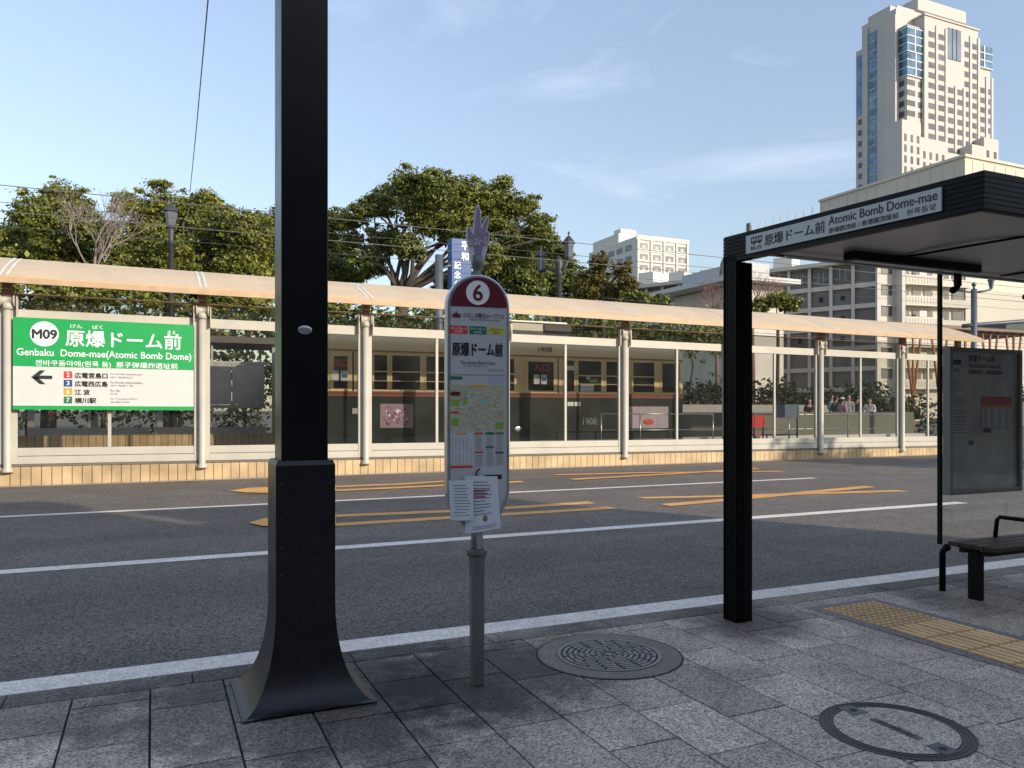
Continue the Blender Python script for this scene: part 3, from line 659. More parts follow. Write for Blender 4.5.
# maple leaf finial
def lz(v): return pz(v)
def lx(u): return (u-474.5)*.0056
LP = [(474, 262), (470.5, 255), (466.5, 251), (465, 246), (463.5, 238), (463.8, 231), (465, 228.4), (467.5, 230), (470, 235), (471, 225), (472.3, 212), (474.6, 205.5), (477, 211), (478.6, 229), (481, 222), (484.5, 216.5), (486, 219), (484.5, 227), (483, 232), (485.5, 231.5), (486.5, 236), (485, 244), (482.5, 251), (480, 258), (477.5, 263)]
b = MB(); b.prism([(lx(u), lz(v)) for u, v in LP], loc, -.010, .010); lf = b.build('leaf_finial', M_pink, bs, local=True)
b = MB()
for i in range(len(LP)-1):
    (a0, c0), (a1, c1) = LP[i], LP[i+1]; b.tube([(lx(a0), -.010, lz(c0)), (lx(a1), -.010, lz(c1))], .004, 5)
b.build('leaf_edge', M_palep, lf, local=True)
b = MB(); b.prism([(lx(u), lz(v)) for u, v in ((465, 250), (469.5, 247), (472, 256), (473, 266), (468, 264))], loc, -.014, -.0105).prism([(lx(u), lz(v)) for u, v in ((484.5, 248), (480.5, 246), (478, 256), (477.5, 266), (481, 262))], loc, -.0141, -.0106); b.build('leaf_base_plate', M_palep, lf, local=True)
lettering('lettering', 'めいぷる～ぷ', (lx(464), -.0155, lz(248)), (.985, 0, .17), (-.17, 0, .985), .115, .042, M_palep, lf, .03, local=True)
b = MB(); b.lathe((0, 0, 0), [(.028, 2.225), (.028, 2.245), (.02, 2.25), (.024, 2.27), (.034, 2.30), (.03, 2.345), (.014, 2.35)], 12); b.build('finial_holder', M_galv, bs, local=True)

# ------------------------------------------------------------------ black flared column
cxx, cyy = .715, 4.275
colm = thing('street_column', (cxx, cyy, 0), 'tall black square steel column with flared base beside the kerb', 'column')
def sqring(b, prof, m=None):
    rings = []
    for hx, z in prof:
        k = .93 if z < .01 else 1
        rings.append([b.b.verts.new((cxx+sx*hx, cyy+sy_*hx*k, z)) for sx, sy_ in ((-1, -1), (1, -1), (1, 1), (-1, 1))])
    for i in range(len(rings)-1):
        for k in range(4): b.b.faces.new((rings[i][k], rings[i][(k+1) % 4], rings[i+1][(k+1) % 4], rings[i+1][k]))
    b.b.faces.new(rings[0]); b.b.faces.new(rings[-1])
prof = [(.330, 0), (.330, .012)]
for k in range(1, 49):
    t = k/48; prof.append((.326-(.326-.150)*math.sin(t*math.pi/2)**.80, .012+.50*t**1.55))
b = MB(); sqring(b, prof); o = b.build('flared_base', M_baseblk, colm)
b = MB(); sqring(b, [(.1505, .512), (.1505, 1.215), (.140, 1.24)]); b.build('lower_shaft', M_baseblk, colm, bevel=.002)
b = MB(); sqring(b, [(.119, 1.235), (.119, 7.0)]); b.build('upper_shaft', M_black, colm, bevel=.005)
b = MB(); b.sphere((cxx-.0, cyy-.119, 1.915), .037, (1, .12, .62), 20); b.build('maker_plate', M_alu, colm)
b = MB()
for z in (1.12, .95, .80, .66, .56):
    for sx in (-.135, .135):
        if sx > 0 and z < 1: continue
        b.sphere((cxx+sx*.9, cyy-.1505, z), .003, (1, .5, 1), 8)
b.build('rivets', M_galv, colm)
b = MB(); b.box(cxx-.16, cxx+.16, cyy-.16, cyy+.16, 7.0, 7.12); b.build('cap', M_black, colm)

# ------------------------------------------------------------------ bus shelter
SX, SYF, SYB, SXE = 3.73, 2.565, 4.52, 9.6; ZR0, ZR1 = 2.545, 2.722
sh = thing('bus_shelter', (SX+.1, 4.45, 0), 'black framed bus shelter with flat metal roof and name strip at right', 'bus shelter')
def grooved_post(x):
    b = MB(); b.box(x+.012, x+.150, 4.39, 4.508, 0, ZR0)
    for k in range(6): y = 4.388+k*.0225; b.box(x, x+.012, y, y+.013, 0, ZR0+.05)
    b.box(x, x+.012, 4.502, SYB, 0, ZR0+.05)
    for k in range(3): xx = x+.012+k*.024; b.box(xx, xx+.014, 4.378, 4.39, 0, ZR0)
    return b.build('post', M_blackm, sh)
grooved_post(SX); grooved_post(SXE-.16)
b = MB()                                 # west end fascia: horizontal fins over a recessed board
b.box(SX+.02, SX+.06, SYF+.02, SYB-.02, ZR0, ZR1-.004)
for k in range(7): z = ZR0+.002+k*.026; b.box(SX, SX+.02, SYF, SYB, z, z+.0225)
b.build('end_fascia', M_blackm, sh)
b = MB(); b.box(SX+.062, SXE, SYF+.02, SYF+.06, ZR0, ZR1-.004)
for k in range(7): z = ZR0+.002+k*.026; b.box(SX+.02, SXE, SYF, SYF+.02, z, z+.0225)
b.build('front_fascia', M_blackm, sh)
b = MB(); b.box(SX+.062, SXE, SYB-.05, SYB, ZR0+.09, ZR1-.004); b.build('back_beam', M_blackm, sh)
b = MB(); b.box(SX+.004, SXE, SYF+.004, SYB-.004, ZR1, ZR1+.012); b.build('roof_sheet', M_blackm, sh)
b = MB(); n = 14                         # gently curved polished ceiling
for k in range(n):
    y0 = SYF+.07+(SYB-SYF-.13)*k/n; y1 = SYF+.07+(SYB-SYF-.13)*(k+1)/n
    zc = lambda y: ZR0+.03+.065*(y-SYF)/(SYB-SYF)+.06*math.sin(math.pi*(y-SYF)/(SYB-SYF))
    b.quad((SX+.07, y0, zc(y0)), (SXE-.02, y0, zc(y0)), (SXE-.02, y1, zc(y1)), (SX+.07, y1, zc(y1)))
for f in b.b.faces: f.smooth = True
bmesh.ops.remove_doubles(b.b, verts=b.b.verts, dist=.001); b.build('ceiling', M_ceil, sh)
for x in (5.1, 6.6): b = MB(); b.box(x, x+.012, SYF+.08, 4.4, ZR0+.095, ZR0+.11); b.build('ceiling_joint', M_blackm, sh)
b = MB(); b.box(4.62, 6.02, 4.16, 4.26, ZR0+.055, ZR0+.12); lt = b.build('ceiling_light', M_blackm, sh, bevel=.006)
b = MB(); b.box(4.66, 5.98, 4.175, 4.245, ZR0+.048, ZR0+.054); b.build('light_diffuser', M_signgrey, lt)
b = MB(); b.tube([(4.2, 4.40, ZR0+.075), (7.2, 4.40, ZR0+.075)], .012, 8); b.build('conduit', M_alu, sh)
# name strip on the west end
ys0, ys1, zs0, zs1 = 2.79, 4.27, ZR0+.03, ZR0+.155
b = MB(); b.box(SX-.012, SX-.001, ys0, ys1, zs0, zs1); st_ = b.build('name_strip', M_signgrey, sh, bevel=.001)
wx, wz = (0, -1, 0), (0, 0, 1)
def wt(body, f0, f1, g0, g1, bold=0, m=M_ink):
    L_ = ys1-ys0; H = zs1-zs0
    return lettering('lettering', body, (SX-.0125, ys1-f0*L_, zs0+g0*H), wx, wz, (f1-f0)*L_, (g1-g0)*H, m, st_, bold)
wt('原爆ドーム前', .125, .475, .22, .80, .012)
wt('Atomic Bomb Dome-mae', .495, .985, .50, .92, .006)
wt('原爆圆顶前 / 原爆圓頂屋前', .495, .825, .10, .36, .004); wt('원폭돔앞', .86, .98, .12, .38, 0)
wt('BUS', .035, .105, .14, .34, .004)
b = MB(); yb = ys1-.035*(ys1-ys0); zb = zs0+.055
def wb(y0, y1, z0, z1): b.box(SX-.0138, SX-.0122, yb-y1, yb-y0, zb+z0, zb+z1)
wb(0, .105, .008, .02); wb(0, .105, .043, .05)
for k in range(5): wb(k*.0245, k*.0245+.006, .02, .043)
for yy in (.02, .075): b.prism([(yb-yy-.009+.009*math.cos(a), zb+.006+.009*math.sin(a)) for a in [2*math.pi*k/12 for k in range(12)]], lambda p, q, d: (d, p, q), SX-.0146, SX-.0139)
b.build('bus_symbol', M_ink, st_)
for o in list(sh.children):
    if o.name.split('.')[0] in ('end_fascia', 'front_fascia', 'roof_sheet', 'ceiling', 'ceiling_joint', 'ceiling_light', 'name_strip', 'back_beam'):
        for q in [o]+list(o.children):
            for v in q.data.vertices: v.co.z += (v.co.y+4.45-4.3)*.028
# glass screen
GY = 4.42
b = MB(); b.quad((5.88, GY, .42), (9.4, GY, .42), (9.4, GY, 2.52), (5.88, GY, 2.52)); gl = b.build('glass_screen', M_clear, sh)
b = MB(); b.box(5.858, 5.885, GY-.014, GY+.014, .40, 2.63); b.build('edge_rail', M_blackm, sh)
for x in (6.0, 6.93, 8.6):
    b = MB(); b.box(x-.022, x+.022, GY-.085, GY-.045, ZR0-.03, ZR0+.12).tube([(x, GY-.065, ZR0-.03), (x-.02, GY-.065, ZR0-.055), (x-.055, GY-.065, ZR0-.065)], [.022, .024, .02], 10).sphere((x-.055, GY-.065, ZR0-.065), .030); b.build('hanger', M_blackm, sh)
for x in (5.97, 8.6):
    b = MB(); b.tube([(x, GY+.05, 0), (x, GY+.05, .31), (x-.01, GY+.03, .34), (x-.05, GY-.02, .37)], [.026, .026, .026, .022], 10).sphere((x-.06, GY-.035, .375), .032); b.build('glass_foot', M_blackm, sh)
# notice board fixed to the glass
bx0, bx1, bz0, bz1 = 5.85, 6.76, .81, 2.01; by = 4.34
nb = thing('notice_board', ((bx0+bx1)/2, by, bz0), 'grey framed notice board on the bus shelter glass with a red topped poster', 'notice board')
b = MB(); t = .035
b.box(bx0, bx0+t, by-.03, by+.04, bz0, bz1).box(bx1-t, bx1, by-.03, by+.04, bz0, bz1).box(bx0+t, bx1-t, by-.03, by+.04, bz0, bz0+t).box(bx0+t, bx1-t, by-.03, by+.04, bz1-t, bz1); b.build('frame', M_galv, nb, bevel=.003)
b = MB(); b.box(bx0+t, bx1-t, by, by+.035, bz0+t, bz1-t); b.build('backing', mat('board_backing', (.36, .34, .30), .45, var=.4, nscale=2.5), nb)
def nbx(name, x0, x1, z0, z1, m, y=.003, par=nb):
    b = MB(); b.box(bx0+x0, bx0+x1, by-y-.002, by-y, bz0+z0, bz0+z1); return b.build(name, m, par)
mp2 = mat('aged_panel', (.40, .39, .36), .4, var=.15, nscale=4)
hd = nbx('header', .045, .88, .94, 1.175, mp2)
def nl(body, x0, x1, z0, z1, bold=0, m=M_ink, par=None, y=.0058): return lettering('lettering', body, (bx0+x0, by-y, bz0+z0), ux, uz, x1-x0, z1-z0, m, par or hd, bold)
nl('原爆ドーム前', .25, .58, 1.09, 1.145, .02); nl('Atomic Bomb Dome-mae', .25, .66, 1.04, 1.075, .01); nl('原爆圆顶前 / 原爆圓頂屋前', .25, .68, .985, 1.02, .01); nl('BUS', .08, .15, 1.0, 1.03, .01)
nbx('bus_symbol', .07, .16, 1.06, 1.10, M_ink, .0055, hd)
po_ = nbx('poster', .42, .80, .48, .80, mat('poster_grey', (.40, .39, .36), .6))
nbx('poster_band', .42, .80, .735, .80, mat('poster_red', (.30, .02, .02), .5), .0055, po_); nbx('poster_band', .42, .80, .71, .734, mat('poster_orange', (.42, .16, .02), .5), .0055, po_)
b = MB()
for k in range(9):
    for j in range(4):
        x = bx0+.44+j*.09; z = bz0+.69-k*.02; b.quad((x, by-.0056, z), (x+random.uniform(.03, .075), by-.0056, z), (x+.05, by-.0056, z+.006), (x, by-.0056, z+.006))
b.build('poster_print', M_ink, po_); nbx('print_block', .44, .53, .50, .54, M_ink, .0055, po_)
for x0, x1, z0, z1 in ((.06, .23, .83, .885), (.06, .23, .71, .80), (.06, .24, .48, .70)):
    q = nbx('notice', x0, x1, z0, z1, mp2)
    b = MB(); z = z1-.02
    while z > z0+.01: b.quad((bx0+x0+.015, by-.0056, bz0+z), (bx0+x1-.02, by-.0056, bz0+z), (bx0+x1-.02, by-.0056, bz0+z+.005), (bx0+x0+.015, by-.0056, bz0+z+.005)); z -= .022
    b.build('notice_print', M_ink, q)
nbx('sticker', .26, .32, .40, .44, M_blue)
b = MB(); b.quad((bx0+t, by-.02, bz0+t), (bx1-t, by-.02, bz0+t), (bx1-t, by-.02, bz1-t), (bx0+t, by-.02, bz1-t)); b.build('cover_glass', M_clear, nb)

# bench
bn = thing('bench', (7.0, 4.05, 0), 'dark wooden slatted bench with black steel legs in the bus shelter', 'bench')
for k in range(4):
    b = MB(); y = 3.86+k*.10; b.box(5.74, 8.1, y, y+.092, .425, .46); b.build('seat_slat', M_wood, bn, bevel=.006)
b = MB(); b.box(5.76, 8.08, 3.93, 3.97, .385, .424).box(5.76, 8.08, 4.13, 4.17, .385, .424); b.build('seat_rail', M_blackm, bn)
for x in (5.93, 6.95, 7.9):
    b = MB(); b.box(x-.025, x+.025, 4.10, 4.20, 0, .384); b.build('leg', M_blackm, bn)
for x in (6.28, 7.5):
    b = MB(); b.tube([(x, 4.23, .44), (x+.01, 4.22, .60), (x+.015, 4.20, .625), (x+.02, 3.92, .625), (x+.02, 3.89, .60), (x+.02, 3.88, .44)], .017, 8); b.build('armrest', M_blackm, bn)

# ------------------------------------------------------------------ tactile paving and manhole covers
tp = thing('tactile_paving', (4.85, 3.9, 0), 'yellow tactile paving strip with dots and bars beside the bus shelter bench', 'tactile paving')
TX0, TW = 4.57, .28
b = MB(); b.box(TX0-.075, TX0-.006, 1.0, 4.50, .0015, .005).box(TX0+2*TW+.006, TX0+2*TW+.075, 1.0, 4.50, .0015, .005).box(TX0-.005, TX0+2*TW+.005, 4.435, 4.5, .0015, .005); b.build('border', mat('dark_border_stone', (.19, .18, .17), .7, fine=.5, fscale=110, cell=True), tp)
for r_ in range(2):
    for c_ in range(2):
        x0 = TX0+c_*TW; y0 = 4.43-(r_+1)*.29
        b = MB(); b.box(x0+.002, x0+TW-.002, y0+.002, y0+.288, .0, .006)
        for i in range(5):
            b.mi = 1
            for j in range(5): b.lathe((x0+.03+i*.054, y0+.03+j*.057, 0), [(.017, .006), (.012, .011)], 10)
        b.build('warning_tile', [M_tact, M_tactb], tp)
for r_ in range(10):
    for c_ in range(2):
        x0 = TX0+c_*TW; y0 = 4.43-2*.29-(r_+1)*.29
        b = MB(); b.box(x0+.002, x0+TW-.002, y0+.002, y0+.288, .0, .006)
        b.mi = 1
        for i in range(4): b.box(x0+.020+i*.065, x0+.058+i*.065, y0+.012, y0+.278, .006, .011)
        b.build('guiding_tile', [M_tact, M_tactb], tp)
mcx, mcy = gnd(609, 655)
mh = thing('manhole_cover', (mcx, mcy, 0), 'round iron manhole cover of concentric studs inside a brown concrete ring', 'manhole cover')
def annulus(b, cx, cy, r0, r1, z0, z1, n=56, a0=0, a1=2*math.pi):
    full = abs(a1-a0-2*math.pi) < 1e-6
    A = [a0+(a1-a0)*k/n for k in range(n+(0 if full else 1))]
    v = [[b.b.verts.new((cx+r*math.cos(a), cy+r*math.sin(a), z)) for a in A] for r, z in ((r0, z0), (r0, z1), (r1, z1), (r1, z0))]
    m = len(A)
    for k in range(m if full else m-1):
        k1 = (k+1) % m
        for i in range(4): b.b.faces.new((v[i][k], v[i][k1], v[(i+1) % 4][k1], v[(i+1) % 4][k]))
    if not full:
        for k in (0, -1): b.b.faces.new([v[i][k] for i in range(4)])
b = MB(); annulus(b, mcx, mcy, .322, .435, -.004, .004); b.build('concrete_ring', M_conc, mh)
b = MB(); annulus(b, mcx, mcy, .435, .447, -.004, .0035); b.build('ring_joint', M_dark, mh)
b = MB(); b.lathe((mcx, mcy, 0), [(.320, -.002), (.320, .003)], 48); pl = b.build('plate', mat('iron_recess', (.018, .018, .018), .8), mh)
b = MB(); annulus(b, mcx, mcy, .296, .318, .003, .008)
for q in range(1, 8):
    r = .035+q*.034; n = max(6, int(r*62))
    for k in range(n):
        a = 2*math.pi*(k+(q % 2)*.5)/n; da = 2*math.pi/n*.86
        annulus(b, mcx, mcy, r-.011, r+.011, .003, .008, 3, a, a+da)
for k in range(8): a = R(22.5+45*k); b.tube([(mcx+.03*math.cos(a), mcy+.03*math.sin(a), .006), (mcx+.29*math.cos(a), mcy+.29*math.sin(a), .006)], .006, 4)
b.lathe((mcx, mcy, 0), [(.025, .003), (.025, .008)], 16); b.build('stud_pattern', mat('worn_iron', (.24, .215, .185), .5, metal=.5, var=.2, nscale=10), mh)
m2x, m2y = gnd(895.5, 729.5)
mh2 = thing('manhole_cover', (m2x, m2y, 0), 'slab filled round manhole cover with thin iron ring and small name plate', 'manhole cover')
b = MB()
for r0, r1 in ((.324, .336), (.306, .312), (.290, .296), (.273, .278)): annulus(b, m2x, m2y, r0, r1, -.003, .005)
b.build('iron_rings', M_iron, mh2)
b = MB(); b.lathe((m2x, m2y, 0), [(.325, .0008), (.325, .0022)], 48); b.build('ring_groove', mat('groove_grey', (.13, .12, .11), .8, fine=.3), mh2)
b = MB(); b.lathe((m2x, m2y, 0), [(.270, .001), (.270, .0035)], 48); b.build('stone_infill', mat('granite_infill', (.44, .365, .29), .7, fine=.6, fscale=120, cell=True), mh2)
aa = R(90)
for s_ in (1, -1):
    ex, ey = m2x+s_*.245*math.cos(aa), m2y+s_*.245*math.sin(aa)
    e = Matrix.Rotation(aa, 3, 'Z'); b = MB()
    b.prism([(-.05, -.045), (.055, -.045), (.055, .045), (-.05, .045)], lambda p, q, d: tuple(Vector((ex, ey, 0))+e @ Vector((p, q, d))), .0036, .0058); hp = b.build('lift_plate', mat('worn_plate', (.12, .12, .12), .5, metal=.3), mh2)
    b = MB(); b.lathe((ex, ey, 0), [(.019, .006), (.019, .0066)], 16); b.build('key_hole', M_dark, hp)
e = Matrix.Rotation(R(-90), 3, 'Z'); b = MB()
b.prism([(-.13, -.022), (.13, -.022), (.13, .022), (-.13, .022)], lambda p, q, d: tuple(Vector((m2x, m2y, 0))+e @ Vector((p, q, d))), .0036, .0058); npl = b.build('name_plate', mat('name_plate_iron', (.13, .125, .12), .6, metal=.3), mh2)
dx = e @ Vector((1, 0, 0)); dy = e @ Vector((0, 1, 0)); p0 = Vector((m2x, m2y, .006))+dx*-.10+dy*-.014
lettering('lettering', '広島市', p0, dx, dy, .20, .028, mat('worn_plate2', (.03, .03, .03), .5), npl, .02)

# ------------------------------------------------------------------ overhead wires, lamps, poles
def wire(pts, r, label, grp='overhead tram wires', m=M_wire):
    b = MB(); b.tube(pts, r, 5); return tag(b.build('overhead_wire', m), label, 'wire', grp)
def para(v0, Y, label, r, sag=.0, m=M_wirel):
    """wire parallel to the track: height read at the picture's left edge"""
    x0 = Xat(0, Y); z = Zat(v0, x0, Y); P = []
    for k in range(41): x = -40+k*3.2; P.append((x, Y, z+sag*math.cos((x-x0)*.35)))
    return wire(P, r, label, m=m)
para(185, 23.4, 'highest of the level tram wires running along the trees', .012)
para(211, 23.6, 'second level tram wire below the highest one', .012)
para(202, 27.0, 'thin level wire just over the lower tram wire', .010, m=M_wire)
para(226, 27.3, 'lowest thin level wire in front of the tree crowns', .008, m=M_wire)
a_ = far(190, 192, 34); c_ = far(213.5, -60, 12)
wire([a_, (a_*.5+c_*.5)-Vector((0, 0, .15)), c_], .014, 'dark slanting cable rising from the left tree to the top edge', grp='slanting cable')
for x in (-3.0, 9.5, 24):      # cross span wires
    pass
def lantern(b, c, s):
    c = Vector(c)
    b.lathe(c, [(.10*s, 0), (.20*s, .55*s), (.26*s, .56*s), (.25*s, .60*s), (.10*s, .78*s), (.03*s, .84*s), (.03*s, .90*s), (.05*s, .93*s), (.01*s, 1.0*s)], 6, False)
def park_lamp(u, v_top, Y, label, double=False):
    X = Xat(u, Y); zt = Zat(v_top, X, Y); s = .82
    t = thing('street_lamp', (X, Y, RZ), label, 'street lamp', 'dark park lantern posts')
    if not double:
        b = MB(); b.lathe((X, Y, 0), [(.16, RZ), (.16, .8), (.09, 1.0), (.085, zt-1.5), (.13, zt-1.45), (.08, zt-1.3), (.11, zt-1.05), (.07, zt-.95)], 10); b.build('pole', M_lampm, t)
        b = MB(); lantern(b, (X, Y, zt-.95), .95); la = b.build('lantern', M_lampm, t)
        b = MB(); b.lathe((X, Y, zt-.95), [(.13, .06), (.205, .50)], 6, False); b.build('lantern_glass', M_lampg, la)
    else:
        b = MB(); b.lathe((X, Y, 0), [(.18, RZ), (.18, .8), (.11, 1.0), (.10, zt-1.6), (.14, zt-1.55), (.09, zt-1.4), (.16, zt-1.2), (.10, zt-1.0), (.03, zt-.9)], 10)
        xr, xl = X+.34, X-.28; yl = Y+.9
        b.tube([(X, Y, zt-1.5), (X+.2, Y-.1, zt-1.28), (xr, Y-.1, zt-1.02)], .055, 6); b.tube([(X, Y, zt-1.5), (X-.3, Y+.4, zt-1.3), (xl, yl, zt-1.35)], .055, 6); b.build('pole', M_lampm, t)
        for x, y, z in ((xr, Y-.1, zt-1.0), (xl, yl, zt-1.35)):
            b = MB(); lantern(b, (x, y, z), 1.0); la = b.build('lantern', M_lampm, t)
            b = MB(); b.lathe((x, y, z), [(.135, .06), (.215, .52)], 6, False); b.build('lantern_glass', M_lampg, la)
    return t
park_lamp(171, 199, 28.5, 'dark single lantern post in front of the left trees')
park_lamp(559, 231, 25.0, 'dark double lantern post right of the blue hanging sign', True)
# grey pole with blue hanging sign
sX = Xat(439, 28); zt = Zat(255, sX, 28)
bp = thing('sign_pole', (sX, 28, RZ), 'grey round pole with side arm left of the blue hanging sign', 'pole')
b = MB(); b.tube([(sX, 28, RZ), (sX, 28, zt)], [.17, .15], 14); b.build('pole', M_greymet, bp)
b = MB(); b.tube([(sX, 28, zt-.5), (sX+.6, 27.9, zt-.32)], .05, 8).tube([(sX, 28, zt-3.0), (sX+.6, 27.9, zt-3.0)], .05, 8); b.build('arm', M_greymet, bp)
x0, x1 = Xat(451, 27.9), Xat(471, 27.9); z1, z0 = Zat(238, x0, 27.9), Zat(300, x0, 27.9)
bsn = thing('blue_sign', ((x0+x1)/2, 27.9, z0), 'tall blue hanging sign with white characters behind the maple leaf topped stop', 'sign')
b = MB(); b.box(x0, x1, 27.85, 28.3, z0, z1); b.build('board', M_blue, bsn, bevel=.02)
w = (x1-x0)
for k, ch in enumerate('平和'):
    lettering('lettering', ch, (x0+w*.50, 27.848, z1-.42-.40*k), ux, uz, .28, .32, M_white_ink, bsn, .03)
for k, ch in enumerate('記念公園'):
    lettering('lettering', ch, (x0+w*.14, 27.848, z1-1.15-.36*k), ux, uz, .26, .28, M_white_ink, bsn, .02)
# twin lamp pole seen under the bus shelter roof
lx_, ly_ = far(974, 340, 34).xy
tl = thing('street_lamp', (lx_, ly_, RZ), 'grey twin lamp post seen under the bus shelter roof', 'street lamp')
k_ = 34/F
zt = EYE+(410-281)*k_
b = MB(); b.tube([(lx_, ly_, RZ), (lx_, ly_, zt-.35)], [.13, .12], 12).sphere((lx_, ly_, zt-.15), .10).tube([(lx_, ly_, zt-.36), (lx_, ly_, zt-.2)], .05, 8); b.build('pole', M_greymet, tl)
rv = Vector((COS, -SIN, 0))
for s_ in (-1, 1):
    q = Vector((lx_, ly_, 0))+rv*(s_*.74 if s_ > 0 else s_*.76)
    b = MB(); b.tube([(lx_, ly_, zt-.5), tuple(Vector((lx_, ly_, zt-.48))*.5+Vector((q.x, q.y, zt-.42))*.5), (q.x, q.y, zt-.36)], .045, 8); b.build('arm', M_greymet, tl)
    b = MB(); lantern(b, (q.x, q.y, zt-.34), .62); b.build('lantern', M_greymet, tl)
b = MB(); z = EYE+(410-325)*k_
b.tube([(lx_-.5*COS, ly_+.5*SIN, z-.05), (lx_, ly_, z), (lx_+6*COS, ly_-6*SIN, z+.45)], .09, 8); b.build('signal_arm', M_greymet, tl)
for j in range(6):
    Yw = 31; P = [(20+q*2.5, Yw+j*.4, 5.3+j*.28+.004*(q-8)**2) for q in range(20)]
    wire(P, .012, 'thin wire crossing the cream building under the bus shelter roof', grp='thin wires in front of the cream building')

# ------------------------------------------------------------------ trees
def leafmat(name, c1, c2):
    m = bpy.data.materials.new(name); m.use_nodes = True; t = m.node_tree; L = t.links.new; MATS[name] = m
    p = t.nodes['Principled BSDF']; p.inputs['Roughness'].default_value = .55; p.inputs['Specular IOR Level'].default_value = .35
    a = N(t, 'ShaderNodeAttribute', attribute_name='tint')
    mx = N(t, 'ShaderNodeMix'); mx.data_type = 'RGBA'; mx.inputs[6].default_value = (*c1, 1); mx.inputs[7].default_value = (*c2, 1); L(a.outputs['Fac'], mx.inputs[0]); L(mx.outputs[2], p.inputs['Base Color'])
    tr = N(t, 'ShaderNodeBsdfTranslucent'); L(mx.outputs[2], tr.inputs[0]); ms = N(t, 'ShaderNodeMixShader'); ms.inputs[0].default_value = .22
    L(p.outputs[0], ms.inputs[1]); L(tr.outputs[0], ms.inputs[2]); L(ms.outputs[0], t.nodes['Material Output'].inputs[0]); return m
ML_olive = leafmat('olive_leaf', (.070, .100, .020), (.29, .285, .05))
ML_green = leafmat('green_leaf', (.058, .088, .020), (.24, .25, .05))
ML_yel = leafmat('yellow_leaf', (.10, .09, .02), (.24, .18, .04))
ML_dark = leafmat('hedge_leaf', (.02, .032, .01), (.06, .07, .02))
ML_rust = leafmat('rust_leaf', (.16, .06, .045), (.25, .14, .09))
def leaves(name, lobes, n_per, size, m, parent, tintbase=.5):
    """lobes: (center Vector, radius). Leaves sit in puffs over the shell of every lobe."""
    C = []; 
    tot = sum(r*r for c, r in lobes)
    for c, r in lobes:
        n_p = max(24, int(32*r))
        v = RNG.normal(size=(n_p, 3)); v /= np.linalg.norm(v, axis=1)[:, None]; v[:, 2] = v[:, 2]*.85
        pc = np.array(c)+v*r*RNG.uniform(.3, 1.22, (n_p, 1)); pr_ = r*RNG.uniform(.10, .30, n_p)
        n = int(n_per*r*r/tot); n1 = int(n*.78)
        w = pr_**1.8; idx = RNG.choice(n_p, n1, p=w/w.sum())
        d = RNG.normal(size=(n1, 3)); d /= np.linalg.norm(d, axis=1)[:, None]; rad = np.abs(RNG.normal(.4, .5, n1))
        P = pc[idx]+d*(pr_[idx]*rad)[:, None]*np.array([1.35, 1.35, .6])
        tn = RNG.uniform(-.32, .32, n_p)[idx]+RNG.uniform(-.3, .3, n1)
        d2 = RNG.normal(size=(n-n1, 3)); d2 /= np.linalg.norm(d2, axis=1)[:, None]
        P2 = np.array(c)+d2*(r*RNG.uniform(.3, 1.12, n-n1))[:, None]*np.array([1, 1, .85])
        C.append((np.concatenate([P, P2]), np.concatenate([tn, RNG.uniform(-.4, .3, n-n1)]), np.concatenate([d, d2])))
    P = np.concatenate([c[0] for c in C]); tn = np.concatenate([c[1] for c in C]); D = np.concatenate([c[2] for c in C])
    n = len(P)
    nrm = D*.7+RNG.normal(size=(n, 3))*.55+np.array([0, 0, .55]); nrm /= np.linalg.norm(nrm, axis=1)[:, None]
    a = np.cross(nrm, RNG.normal(size=(n, 3))); a /= np.linalg.norm(a, axis=1)[:, None]; bb = np.cross(nrm, a)
    s = size*RNG.uniform(.45, 1.6, n)[:, None]
    V = np.stack([P-a*s*.5, P-bb*s*.32+nrm*s*.06, P+a*s*.5, P+bb*s*.32+nrm*s*.06], 1).reshape(-1, 3)
    o0 = np.array(base_of(parent)); V = (V-o0).astype(np.float32)
    me = bpy.data.meshes.new(name); me.vertices.add(n*4); me.vertices.foreach_set('co', V.ravel())
    me.loops.add(n*4); me.loops.foreach_set('vertex_index', np.arange(n*4, dtype=np.int32))
    me.polygons.add(n); me.polygons.foreach_set('loop_start', np.arange(0, n*4, 4, dtype=np.int32))
    me.update(); me.validate()
    at = me.attributes.new('tint', 'FLOAT', 'FACE'); at.data.foreach_set('value', np.clip(tintbase+tn, 0, 1).astype(np.float32))
    me.materials.append(m); o = bpy.data.objects.new(name, me); COL.objects.link(o); o.parent = parent; return o
def limb(b, p, q, r0, r1, wob=.12, n=6, sides=6):
    p, q = Vector(p), Vector(q); L_ = (q-p).length; pts = []; rs = []
    for k in range(n+1):
        t = k/n; w = Vector((random.uniform(-1, 1), random.uniform(-1, 1), random.uniform(-.6, .6)))*wob*L_*.35*math.sin(math.pi*t)
        pts.append(p*(1-t)+q*t+w+Vector((0, 0, L_*.06*math.sin(math.pi*t)))); rs.append(r0+(r1-r0)*t)
    b.tube(pts, rs, sides); return pts
